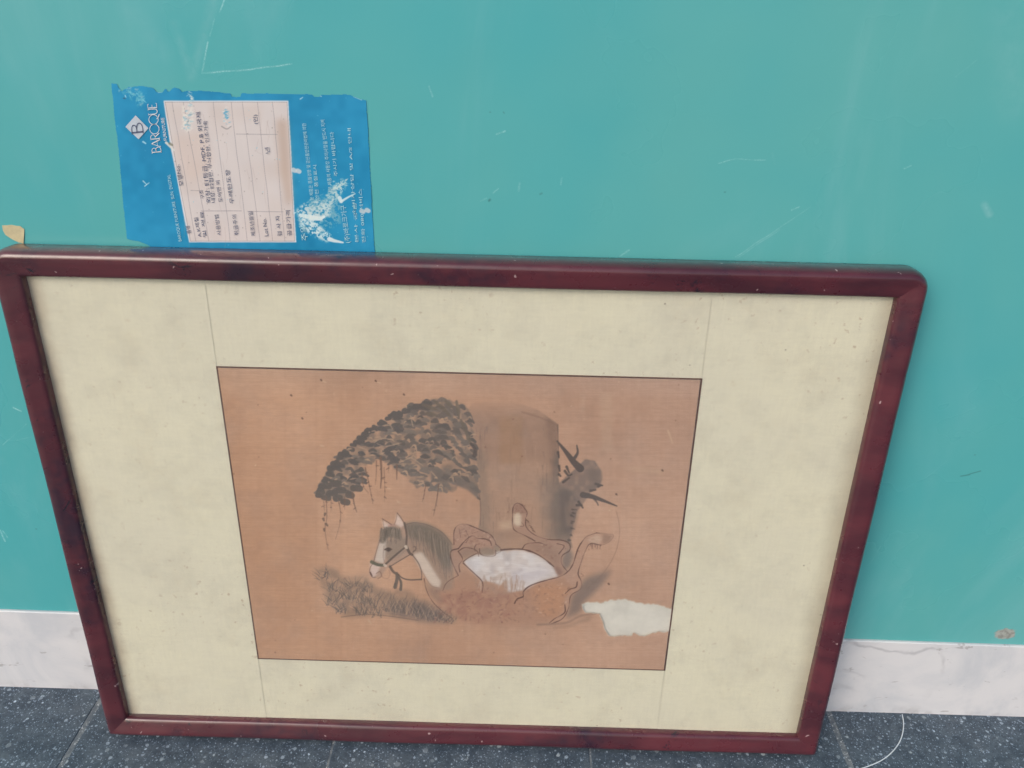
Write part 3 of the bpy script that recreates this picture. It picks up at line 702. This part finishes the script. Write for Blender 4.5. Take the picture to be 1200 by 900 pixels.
    K.fill([(540,640),(660,640),(660,700),(540,700)], (214,209,209), .6, 1, BK * np.clip(K.noise(7, 32) * 2.4 - 1.1, 0, 1))
    K.fill([(556,676),(580,668),(600,676),(612,690),(590,698),(562,690)], (160,134,120), .5, 3, np.clip(K.noise(4, 33) * 2 - .5, 0, 1))
    K.fill([(546,656),(560,650),(566,660),(560,668),(552,666)], (206,202,206), .6, 3); K.fill([(600,668),(640,664),(648,672),(616,684),(600,686)], (190,184,192), .6, 4)
    for p in ([(600,660),(612,664),(624,668)], [(610,672),(625,667),(640,668)], [(560,664),(575,670)], [(570,676),(585,672)]): K.stroke(p, (212,206,206), 2, 2, .55, 2, 5)
    for _ in range(45):
        x = R(556, 616); y = R(680, 692); K.stroke([(x, y - R(2, 10)), (x + R(-3, 2), y + 5)], (158,130,114) if R(0, 1) < .8 else (190,176,168), 1.5, .7, R(.25, .6), .9)
    # fore legs
    K.fill([(532,640),(532,622),(541,614),(556,617),(574,626),(583,640),(580,650),(560,650),(545,650),(540,656),(543,656),(538,664),(540,672),(536,674),(530,660),(528,650)], (164,130,114), .85, 1)
    K.fill([(536,648),(552,640),(566,644),(560,650),(546,656)], (136,114,102), .6, 2)
    for _ in range(26):
        x, y = R(531, 578), R(618, 645); K.stroke([(x, y), (x + R(-4, 4), y + R(-2, 2))], (190,160,142) if R(0, 1) < .4 else (138,104,92), R(1, 3), 1, R(.2, .5), 1.2)
    K.fill([(562,644),(570,641),(580,644),(580,650),(571,652),(563,650)], (138,120,106), .8, 1); K.fill([(578,640),(584,640),(587,645),(582,648)], (138,122,108), .75, 1)
    # hind legs
    K.fill([(601,616),(601,594),(606,590),(613,592),(618,601),(616,616),(628,627),(644,632),(660,633),(668,640),(660,650),(658,661),(664,671),(654,674),(646,660),(630,648),(614,644),(618,637),(626,633),(610,625)], (162,130,114), .9, 1)
    K.fill([(602,604),(606,600),(611,604),(611,615),(606,617),(601.5,613)], (204,188,168), .85, 1.4)
    for _ in range(26):
        x, y = R(602, 616), R(590, 602); K.stroke([(x, y), (x + R(-2, 2), y + R(-2, 2))], (130,98,84), R(.8, 2.2), .8, R(.3, .6), .8)
    K.fill([(616,637),(640,637),(656,648),(654,664),(640,652),(626,645)], (142,114,100), .6, 3); K.fill([(648,664),(655,664),(660,672),(654,676)], (124,92,82), .6, 1.5)
    K.fill([(660,674),(670,664),(677,645),(686,630),(699,624),(712,626),(716,632),(704,639),(692,637),(685,648),(681,662),(678,674),(682,684),(678,692),(668,698),(666,714),(658,726),(645,731),(660,718),(662,700),(672,690)], (172,138,120), .85, 1)
    K.fill([(688,632),(700,626),(706,630),(703,637),(694,637)], (192,166,148), .7, 1.5)
    K.fill([(707,626),(718,627),(714,635),(706,638)], (146,116,101), .7, .8); K.fill([(602,591),(607,589.5),(614,592),(617,599),(611,600),(603,601)], (140,108,94), .5, 1)
    for _ in range(12): x = R(690, 705); K.stroke([(x, 638), (x + R(-2, 2), R(640, 644))], LINE, .8, .4, .6)
    for poly, n_ in (([(532,640),(532,622),(541,614),(556,617),(574,626),(581,640),(560,640),(546,640)], 40), ([(662,672),(671,662),(677,645),(688,630),(700,626),(690,640),(682,660),(678,674),(682,684),(668,696),(662,716)], 50),
                     ([(628,628),(660,634),(667,640),(658,652),(650,664),(634,648),(618,640)], 40), ([(620,690),(658,680),(668,692),(660,716),(634,724)], 60)):
        mk_, sl_ = K.polymask(poly, .5); xs_, ys_ = [p[0] for p in poly], [p[1] for p in poly]
        for _ in range(n_):                                # dappled coat
            x, y = R(min(xs_), max(xs_)), R(min(ys_), max(ys_)); i_, j_ = int((y - K.y0) * K.S) - sl_[0].start, int((x - K.x0) * K.S) - sl_[1].start
            if 0 <= i_ < mk_.shape[0] and 0 <= j_ < mk_.shape[1] and mk_[i_, j_] > .6:
                K.stroke([(x, y), (x + R(-3, 3), y + R(-2, 2))], (132, 98, 84) if R(0, 1) < .6 else (196, 166, 146), R(.8, 2.2), .7, R(.25, .6), .8)
    # contour lines
    for p, w in (([(587,644.5),(600,643.5),(612,643.8),(624,647),(636,653.5),(649,664)], 2.0),
                 ([(603,707),(606,702),(613,699),(613,694),(618,688.5),(627,684),(642,679.5),(655,676),(664,671),(671,662),(677,644),(682,635),(688,628.5),(699,624.4)], 1.3),
                 ([(613,694),(613.5,703)], 1.1), ([(543,660),(551.5,668),(558,674),(564,680),(566,686),(565,694)], 1.2), ([(519,692),(522,685),(527,680),(537,674.5)], 1.2),
                 ([(532,638),(532,624),(535,617),(542,614),(550,615.5),(563,621),(574,626),(579,632),(581.5,638)], 1.2),
                 ([(537,643),(546,632.5),(553.5,628),(560,631),(568,631.5),(574,634),(576,639)], 1.2), ([(537,643),(529,645.5),(528,653),(532,664),(537,674)], 1.2),
                 ([(537,646),(542,655),(538,662),(539,670)], 1.1), ([(537,646),(544,642),(554,643),(557,646)], .9), ([(543,658),(550,653),(560,648)], 1.0),
                 ([(558,638),(556,643),(560,647),(561,652)], .8), ([(562,643),(563,649),(571,652),(580,651),(581,645)], .9), ([(581,638),(586,642),(587,646),(582,649)], .9),
                 ([(538,620),(540,630)], .6), ([(546,622),(549,630),(546,636)], .7), ([(553,625),(560,623)], .7),
                 ([(612,592),(606,589.5),(601.5,594),(600.6,604),(600.8,616),(604,622),(616,628),(627,634)], 1.1), ([(612,592),(617.5,600),(616.7,606)], .8),
                 ([(616,607),(617,618),(627,627),(642,632),(658,633),(667,637),(667.5,645),(659,651),(658,660),(665,670)], 1.2),
                 ([(612,643),(617,637.5),(631,636),(640,639)], 1.1), ([(652.6,637),(661,640),(655,649)], 1.5), ([(611,612),(614,616),(610,617)], .8),
                 ([(699,624.4),(708,625.5),(718.7,627),(714,635),(704.5,639)], .8), ([(704,639),(692,637),(686,645.5),(681,659),(677.5,672),(681,681),(680.5,690),(669,698),(666,713),(659,725),(646,731)], 1.2),
                 ([(662,696),(668,690.5),(675,688),(676.5,682)], 1.3), ([(662,709),(661.5,718),(650,725),(644,730)], 1.3), ([(681,672),(684,675),(681,676)], .8)):
        K.stroke(p, (88, 62, 56), w * .9, w * .7, .9, .6, None, .65)
    for _ in range(14): t = R(0, 1); K.stroke([(616 + 9 * t, 608 + 15 * t), (619 + 9 * t, 610 + 15 * t)], LINE, .8, .5, .6)
    # lost silk: pale fibres round the torn hole
    K.fill(TEAR, (206, 203, 192), 1.0, .3)
    # specks and worm marks
    for _ in range(60):
        x, y = R(258, 812), R(440, 778); K.stroke([(x, y), (x + R(-1, 1), y + R(-1, 1))], (112, 78, 64) if R(0, 1) < .7 else (206, 180, 152), R(.7, 1.6), .7, R(.4, .8))
    for x, y in ((376,445),(440,446),(341,463),(354,490),(473,462),(776,551),(722,579),(713,684)): K.stroke([(x, y), (x + 1, y + 1)], (92, 66, 56), 2.2, 1.5, .85)
    for x, y in ((379,447),(443,448),(454,572),(466,588),(376,522)): K.stroke([(x, y), (x + 3, y + 1)], (200, 172, 146), 2, 1.4, .55)
    return K
rt_ = random.Random(4)
def ragged(poly, step, amp, seed):
    r = random.Random(seed); out = []
    for (x1, y1), (x2, y2) in zip(poly, poly[1:] + poly[:1]):
        n = max(int(math.hypot(x2 - x1, y2 - y1) / step), 1)
        for k in range(n): out.append((x1 + (x2 - x1) * k / n + r.uniform(-amp, amp), y1 + (y2 - y1) * k / n + r.uniform(-amp, amp)))
    return out
TEAR = [(681.7,708),(687,706),(705,706),(717,703),(732,702.5),(743,705),(753,707.5),(770,708),(778,711),(790,714),(787,740),(768,741),(758,745),(751,746),(742,741.7),(740,746),(727,744),
        (718,746.7),(711.7,744),(705,727),(703,720),(693,717.5),(685,717.5)]
TEAR = ragged(TEAR, 2.2, .9, 9)
W_INK = W_MAT + 0.0004
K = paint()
gu = np.arange(-SU + .0008, SU - .0007, 0.00058); gv = np.arange(PB + .0006, PT - .0005, 0.00058)
GU, GV = np.meshgrid(gu, gv)
Pw = P0 + GU[..., None] * U + GV[..., None] * Vv + W_INK * N
PX, PY = project(Pw)
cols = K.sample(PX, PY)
tm_, tsl = K.polymask(TEAR, 0); hole = np.zeros((K.h, K.w)); hole[tsl] = tm_
inner = K.blur(hole, 2)
hx = np.clip(((PX - K.x0) * K.S).astype(int), 0, K.w - 1); hy = np.clip(((PY - K.y0) * K.S).astype(int), 0, K.h - 1)
keep = inner[hy, hx] < 0.82
loc = np.stack([GU, GV, np.full(GU.shape, W_INK)], -1)
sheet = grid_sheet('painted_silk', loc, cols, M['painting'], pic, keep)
tag(sheet, 'faded orange brown silk with a rolling horse under a tree, torn at lower right')
# thin brown border line round the painting
b = 0.0013; w0, w1 = W_MAT - 0.0004, W_INK + 0.0002
def bar(x0, x1, y0, y1):
    v = [(x0,y0,w0),(x1,y0,w0),(x1,y1,w0),(x0,y1,w0),(x0,y0,w1),(x1,y0,w1),(x1,y1,w1),(x0,y1,w1)]; return v
v = []; f = []
for q in (bar(-SU, SU, PB - b/2, PB + b/2), bar(-SU, SU, PT - b/2, PT + b/2), bar(-SU - b/2, -SU + b/2, PB - b/2, PT + b/2), bar(SU - b/2, SU + b/2, PB - b/2, PT + b/2)):
    o_ = len(v)
    if len(v) >= 16: q = [(x, y, z + (0.00003 if z == w1 else -0.00003)) for x, y, z in q]
    v += q; f += [tuple(o_ + i for i in t) for t in ((0,3,2,1),(4,5,6,7),(0,1,5,4),(1,2,6,5),(2,3,7,6),(3,0,4,7))]
mesh_obj('border_line', v, f, M['border'], sheet)
box('glass_pane', -W_/2 + .022, W_/2 - .022, .022, H_ - .022, 0.0165, 0.0180, M['glass'], pic)

# ------------------------------------------------------------------ torn printed label on the wall
LAB = [(130,97),(137,98),(140,103),(143,106),(150,101.5),(166,100),(180,102),(184,107),(190,108),(194,103),(198,107),(204,102),(210,103),(214,107),(222,106),(240,106),(270,109),(272,113),(281,113),(283,109),
       (320,109),(340,110),(366,110),(369,113),(374,113),(376,110.5),(411,110.5),(416,113),(422,116),(429,116.5),(431.5,150),(434,200),(437,260),(440,306),(300,306),(178,306),(176,288),(162,282.5),(149,280),(144,235),(138,170)]
LAB = ragged(LAB, 6, .35, 12)
def label_ink():
    L = Canvas(122, 88, 326, 226, 3, (30, 131, 174)); rng = np.random.default_rng(2); R = rng.uniform
    L.C += ((L.noise(60, 1) - .5) * 20)[..., None] + ((L.noise(9, 2) - .5) * 9)[..., None] + np.clip((180 - L.X) / 60, 0, 1)[..., None] * np.array([4, 8, 8])
    n1, n2, n3 = L.noise(5, 3), L.noise(2.2, 4), L.noise(1.3, 6)
    worn = np.clip((n1 * .6 + n2 * .4) * 2 - .6, 0, 1)
    PAN = [(192,118),(338,118),(341,170),(344,230),(347.5,284),(222,284),(215,250),(207,205),(200,172),(196,145)]
    L.fill(PAN, (204, 206, 210), 1, .35)
    IN = [(193.5,119.5),(336.5,119.5),(345.5,282.5),(223.5,282.5),(208.5,205),(197.5,146)]
    L.fill(IN, (198, 191, 189), 1, .4)
    L.fill(IN, (188, 174, 166), .35, 3, np.clip(L.noise(22, 8) * 2 - .8, 0, 1))
    L.fill([(324,140),(337,140),(343,235),(336,240),(328,200)], (170, 146, 130), .6, 4)
    L.fill([(205,160),(240,150),(250,190),(225,215),(212,205)], (196, 178, 168), .5, 5)
    GR = (122, 116, 124)
    def xl(top, bot, y): return top + (bot - top) * (y - 119) / 164.0
    for tp, bt in ((202,230),(215,245),(250,270),(271,290),(284,305),(302,319.5),(319.5,334)):
        L.stroke([(xl(tp, bt, y) + R(-.4, .4), y) for y in np.linspace(119.5, 282, 9)], GR, .55, .55, .75, .5)
    for p in ([(194,119.6),(336,119.6)], [(336.5,119.6),(345.4,282.2)], [(223.5,282.4),(345.4,282.4)], [(194,119.6),(209,206),(223.5,282)], [(236,247),(283,247)], [(277,157),(325,157.5)], [(224,223),(238,223.5)], [(290,247.5),(332,248)]):
        L.stroke(p, GR, .6, .6, .8, .5)
    # creases and dirt on the form
    for _ in range(26):
        x, y = R(215, 335), R(125, 270); L.stroke([(x, y), (x + R(-2, 3), y + R(5, 14)), (x + R(-1, 5), y + R(15, 30))], (168, 154, 150), .6, .4, .5, .5)
    for _ in range(60): x, y = R(200, 340), R(122, 280); L.stroke([(x, y), (x + .5, y + .5)], (120, 110, 108), R(.5, 1.2), .5, R(.3, .8), .4)
    # scraped places: print gone down to white fibre
    def scrape(path, w, col, dens, a=.9):
        P = L.spline(path, 1.0)
        for x, y in P:
            for _ in range(max(dens // 3, 1)):
                dx, dy = rng.normal(0, w / 2, 2)
                l = R(.8, 4.2); an = R(-.7, .7)
                L.stroke([(x + dx, y + dy), (x + dx + l * math.cos(an), y + dy - l * math.sin(an))], col if R(0, 1) < .75 else (120, 168, 186), R(.6, 2.4), .6, R(.3, a), .6)
    flake = np.clip((L.noise(2.6, 41) * .6 + L.noise(1.1, 42) * .4 - .42) * 9, 0, 1); flake2 = np.clip((L.noise(3.2, 43) * .55 + L.noise(1.2, 44) * .45 - .5) * 9, 0, 1)
    L.fill([(347,246),(356,238),(372,234),(384,238),(390,250),(384,258),(368,262),(352,262)], (188,204,206), .9, 1.2, flake)
    L.fill([(352,258),(368,258),(382,270),(390,276),(384,284),(366,276),(354,268)], (196,212,214), .9, 1.2, flake)
    L.fill([(380,240),(386,222),(396,212),(406,210),(404,222),(396,232),(390,244)], (178,200,202), .9, 1.2, flake)
    L.fill([(360,234),(400,228),(400,262),(380,270),(364,252)], (116,166,182), .7, 2, flake2)
    L.fill([(214,124),(226,122),(228,140),(220,156),(214,150)], (208,204,198), .9, 1, flake); L.fill([(140,100),(160,100),(172,118),(164,126),(150,112)], (96,172,190), .8, 1.2, flake2)
    scrape([(354,262),(366,252),(378,246),(386,236)], 8, (186,204,206), 7); scrape([(350,256),(362,262),(374,272),(382,276)], 6, (196,214,218), 6)
    scrape([(384,232),(392,222),(398,218),(404,212)], 5.5, (184,204,202), 6); scrape([(360,240),(372,238),(382,228)], 6, (160,190,196), 4); scrape([(380,250),(392,250),(394,258)], 6, (110,164,184), 5)
    L.stroke([(352,252),(362,254),(374,256),(380,254)], (206,220,224), 4, 3, .9, 1.2, 6); L.stroke([(400,236),(408,231),(416,227)], (196,212,216), 3, 1.5, .9, .8)
    L.stroke([(398,232),(400,236)], (200,214,216), 5, 4, .9, .9); L.stroke([(386,280),(392,282),(402,284)], (202,214,218), 5, 2, .95, .9)
    for x, y in ((344,199),(349,200),(424,247),(430,246)): L.stroke([(x, y), (x + 2, y + 1)], (190,196,200), 5.5, 5, .85, 1)
    scrape([(222,104),(223,116),(224,124)], 4, (200,206,204), 5); scrape([(222,128),(219,142),(217,152)], 5.5, (212,210,204), 6); scrape([(221,133),(219,148)], 4, (150,160,164), 1)
    scrape([(264,126),(265,134),(266,146)], 5, (206,206,206), 5); scrape([(264,130),(265,140)], 3.2, (70,150,186), 7); L.stroke([(260,148),(266,151),(271,148)], (130,124,126), 1.4, 1.2, .7)
    scrape([(150,102),(158,106),(163,112),(168,120)], 4, (110,182,200), 5); scrape([(142,104),(148,110)], 3, (100,176,196), 4)
    L.stroke([(168,166),(171,168)], (170,206,220), 2.2, 1.6, .8); L.stroke([(195,167),(200,172),(204,176)], (206,204,198), 3, 2, .9); L.stroke([(199,168),(202,170)], (122,120,104), 3, 2.4, .8)
    for _ in range(60): x, y = R(132, 436), R(104, 290); L.stroke([(x, y), (x + R(-1, 1), y + R(-1, 1))], (120, 186, 208), R(.5, 1.2), .5, R(.2, .7), .4)
    for p in ([(170,218),(175,214)], [(168,212),(172,216)], [(147,112),(148,114)], [(352,116),(355,114)], [(373,111),(377,113)], [(415,113),(424,117)], [(186,108),(190,108)]): L.stroke(p, (180,208,216), 1.4, 1, .8, .6)
    L.stroke([(145,115),(147,115.5)], (60,70,90), 1.2, 1, .9)
    return L
lab_root = empty('printed_label', Matrix.Translation((*on_wall(283, 200)[:1], 0.0, on_wall(283, 200)[1])))
tag(lab_root, 'torn blue furniture label with a white form pasted on the teal wall', 'label')
LO = np.array(lab_root.location)
L = label_ink()
a_, b_ = on_wall(122, 88), on_wall(446, 312)
x0, x1 = on_wall(124, 300)[0] - .03, on_wall(446, 92)[0] + .02
z1, z0 = on_wall(124, 90)[1] + .002, on_wall(300, 307)[1]
gx = np.arange(x0, x1, 0.00042); gz = np.arange(z0, z1, 0.00042); GX, GZ = np.meshgrid(gx, gz)
PX, PY = project(np.stack([GX, np.zeros_like(GX), GZ], -1))
lm_, lsl = L.polymask(LAB, .25); full = np.zeros((L.h, L.w)); full[lsl] = lm_
ok = (PX > L.x0 + 1) & (PX < L.x0 + 325) & (PY > L.y0 + 1) & (PY < L.y0 + 225)
hx = np.clip(((PX - L.x0) * L.S).astype(int), 0, L.w - 1); hy = np.clip(((PY - L.y0) * L.S).astype(int), 0, L.h - 1)
keep = ok & (full[hy, hx] > .5)
lift = 0.0005 + 0.0002 * np.sin(GX * 90) * np.sin(GZ * 70) + 0.00012 * np.sin(GX * 310 + GZ * 120)
loc = np.stack([GX - LO[0], -lift, GZ - LO[2]], -1)
paper = grid_sheet('paper', loc, L.sample(PX, PY), M['label'], lab_root, keep)

TEXTS = []
def lettering(items, mat, off=0.0011):
    TEXTS.extend((t, A, B, h, mat, off) for t, A, B, h in items)
def build_texts():
    """each printed line (text, baseline start, baseline end, letter height) is measured on the label and laid on the wall plane"""
    cu = bpy.data.curves.new('t', 'FONT'); cu.body = '\n'.join(t for t, *_ in TEXTS); cu.size = 1.0; cu.resolution_u = 2; cu.space_line = 4.0
    ob = bpy.data.objects.new('t', cu); C.objects.link(ob)          # all lines are set as one block, then cut apart
    me = bpy.data.meshes.new_from_object(ob.evaluated_get(bpy.context.evaluated_depsgraph_get()))
    V = np.array([v.co[:2] for v in me.vertices]); F = [tuple(p.vertices) for p in me.polygons]
    bpy.data.meshes.remove(me); bpy.data.objects.remove(ob); bpy.data.curves.remove(cu)
    row = np.round(-(V[:, 1] - 0.3) / 4.0).astype(int)
    for n_, (t, A, B, h, mat, off) in enumerate(TEXTS):
        ids = np.where(row == n_)[0]
        if not len(ids): continue
        mp = {int(q): r_ for r_, q in enumerate(ids)}; P = V[ids] + (0, 4.0 * n_)
        mn, mx = P.min(0), P.max(0); A, B = np.array(A, float), np.array(B, float); d = B - A; nrm = np.array([d[1], -d[0]]) / np.linalg.norm(d)
        out = []
        for (x, y) in P:
            X, Z = on_wall(*(A + d * ((x - mn[0]) / (mx[0] - mn[0])) + nrm * h * (y / mx[1]))); out.append((X - LO[0], -off, Z - LO[2]))
        mesh_obj('lettering', out, [tuple(mp[q] for q in f_) for f_ in F if f_[0] in mp], mat, lab_root)
dia = [(147.5,148.5),(159.5,135),(174.5,150),(163,163)]
dv = [(on_wall(*p)[0] - LO[0], -0.0009, on_wall(*p)[1] - LO[2]) for p in dia]
em = mesh_obj('emblem', dv, [(3, 2, 1, 0)], M['silver'], lab_root)
def arc(cx, cy, rx, ry, a0, a1, n=14): return [(cx + rx * math.cos(math.radians(a0 + (a1 - a0) * k / n)), cy + ry * math.sin(math.radians(a0 + (a1 - a0) * k / n))) for k in range(n + 1)]
GLYPH = {  # thin roman capitals as pen strokes: (path, pen width)
    'B': (.62, [([(.1,0),(.1,1)], .09), ([(0,0),(.3,0)] + arc(.3,.27,.3,.27,-90,90), .06), ([(0,1),(.26,1)] + arc(.26,.77,.26,.23,90,-90) + [(.1,.54)], .06)]),
    'A': (.78, [([(.02,0),(.38,1)], .05), ([(.38,1),(.74,0)], .10), ([(.16,.34),(.6,.34)], .04), ([(-.05,0),(.12,0)], .04), ([(.62,0),(.84,0)], .04)]),
    'R': (.66, [([(.1,0),(.1,1)], .09), ([(0,1),(.28,1)] + arc(.28,.75,.26,.25,90,-90) + [(.1,.5)], .06), ([(.3,.5),(.66,0)], .09), ([(0,0),(.22,0)], .04)]),
    'O': (1.0, [(arc(.48,.5,.5,.52,0,360,30), .06)]), 'Q': (1.0, [(arc(.48,.5,.5,.52,0,360,30), .06), ([(.5,.15),(.72,-.08),(.98,-.2)], .08)]),
    'U': (.66, [([(.06,1),(.06,.3)] + arc(.32,.3,.26,.3,180,360) + [(.58,1)], .07), ([(-.04,1),(.18,1)], .04), ([(.48,1),(.7,1)], .04)]),
    'E': (.5, [([(.08,0),(.08,1)], .09), ([(-.02,1),(.48,1),(.48,.88)], .05), ([(.08,.53),(.38,.53)], .05), ([(-.02,0),(.5,0),(.5,.13)], .05)])}
def pen_text(s, A, B, h, mat, off, parent, spread=0.06):
    V, F, x = [], [], 0.0
    for ch in s:
        adv, paths = GLYPH[ch]
        for P, wd in paths:
            P = np.array(P, float); n = len(P); o = len(V)
            for i in range(n):
                t = P[min(i + 1, n - 1)] - P[max(i - 1, 0)]; t /= np.linalg.norm(t) + 1e-9; nn = np.array([-t[1], t[0]]) * wd / 2
                V += [P[i] + nn + (x, 0), P[i] - nn + (x, 0)]
            F += [(o + 2 * i, o + 2 * i + 1, o + 2 * i + 3, o + 2 * i + 2) for i in range(n - 1)]
        x += adv + spread
    V = np.array(V); A, B = np.array(A, float), np.array(B, float); d = B - A; nr = np.array([d[1], -d[0]]) / np.linalg.norm(d); mn, mx = V[:, 0].min(), V[:, 0].max()
    out = []
    for i, (a, b) in enumerate(V):
        X, Z = on_wall(*(A + d * (a - mn) / (mx - mn) + nr * h * b)); out.append((X - LO[0], -off, Z - LO[2]))
    return mesh_obj('lettering', out, F, mat, parent)
pen_text('B', (168.5,156), (167,143), 13, M['navy'], 0.0013, em)
pen_text('BAROQUE', (189.5,178.5), (184,120.5), 10.5, M['white'], 0.0011, lab_root, -0.02)
lettering([('FURNITURE', (196.5,164), (193,137.5), 3.8)], M['white'])
lettering([('BAROQUE FURNITURE  SUN  DIGITAL', (213.5,282), (200,204), 3.6), ('주의', (361,281), (358,264), 7)], M['pale'])
lettering([('모델No.', (215.5,217), (210.5,192), 5), ('품명', (224,273), (222,264), 4.4), ('A.K재질', (236.5,277), (232,254), 4.4), ('및 재료', (242.5,277), (238.5,247), 4),
                        ('구조', (240,232), (237.5,222), 4), ('외장: E1등급, MDF, P.B 외국재', (247.5,237), (235,131), 5.2), ('내장: E2합판, 무늬합판, 인조가죽', (252.5,237), (243,141), 4.6),
                        ('도어면 외', (261,236), (257.5,211), 4.6), ('사용방법', (259.5,275), (256,251), 4.6), ('우레탄도장', (274.5,238), (269,198), 5), ('취급주의', (280,275), (277,251), 4.8),
                        ('제조년월일', (299.5,276), (296,247), 4.8), ('Lot No.', (315,276), (312,255), 4.4), ('검 사 자', (330.5,276), (327.5,252), 4.8), ('공급가격', (342,276), (340,246), 5),
                        ('(인)', (302.5,145), (301.5,134), 5), ('년', (316.5,179), (315.5,172), 5)], M['navy'])
lettering([('본 제품은 품질경영 및 공산품안전관리법에 의한', (368,234), (358.5,144), 4.2), ('안전 품질표시', (374,234), (371,193), 4), ('본 제품의 사용상 주의사항을 반드시 지켜', (389.5,222), (380.5,140), 4.6),
                        ('주시기 바랍니다', (396,206), (391,154), 4.2), ('소비자상담 및 A/S 안내', (417,252), (411,150), 3.6), ('(주)바로크가구', (410.5,284), (405,240), 6),
                        ('본사 공장', (420,284), (417.5,236), 3.6), ('전화 080 서비스', (428.5,284), (424,221), 4)], M['pale'])

build_texts()

# ------------------------------------------------------------------ yellowed tape scrap, thread
tp = [(3,264),(14,263.5),(24,265),(28.5,268.5),(28.5,277),(28,285),(22,284),(14,280),(7,275),(4,270)]
c0 = on_wall(16, 275); tr = []
tp = ragged(tp, 4, .25, 3)
top = [(on_wall(*p)[0] - c0[0], -0.0006 - 0.0002 * math.sin(i), on_wall(*p)[1] - c0[1]) for i, p in enumerate(tp)]
n = len(top); v = top + [(x, -0.00025, z) for x, y, z in top] + [(0, -0.0006, 0)]
f = [(i, n + i, n + (i + 1) % n, (i + 1) % n) for i in range(n)] + [((i + 1) % n, 2 * n, i) for i in range(n)]
tp_o = mesh_obj('tape_scrap', v, f, M['tape']); tp_o.location = (c0[0], 0, c0[1])
tag(tp_o, 'small torn scrap of yellowed tape stuck above the upper left frame corner', 'tape')

pts = [(1057,838),(1058.5,848),(1057.5,860),(1053.5,871),(1046,881),(1036,889.5),(1024,896),(1008,902),(990,906)]
P = Canvas.spline([on_floor(*p) for p in pts], 0.003)
r = 0.00062; v = []; f = []; ns = 8
for i, p in enumerate(P):
    t = P[min(i + 1, len(P) - 1)] - P[max(i - 1, 0)]; t = t / (np.linalg.norm(t) + 1e-12); s = np.array([-t[1], t[0]])
    z = r + 0.0006 + 0.0005 * math.sin(i * .21)
    for k in range(ns):
        a = 2 * math.pi * k / ns; v.append((p[0] + s[0] * r * math.cos(a) - P[0][0], p[1] + s[1] * r * math.cos(a) - P[0][1], z + r * math.sin(a)))
for i in range(len(P) - 1):
    for k in range(ns): f.append((i * ns + k, i * ns + (k + 1) % ns, (i + 1) * ns + (k + 1) % ns, (i + 1) * ns + k))
f += [tuple(range(ns))[::-1], tuple((len(P) - 1) * ns + k for k in range(ns))]
th = mesh_obj('thread', v, f, M['thread'], None, True); th.location = (P[0][0], P[0][1], 0)
tag(th, 'thin white curved thread lying on the terrazzo floor right of the frame', 'thread')
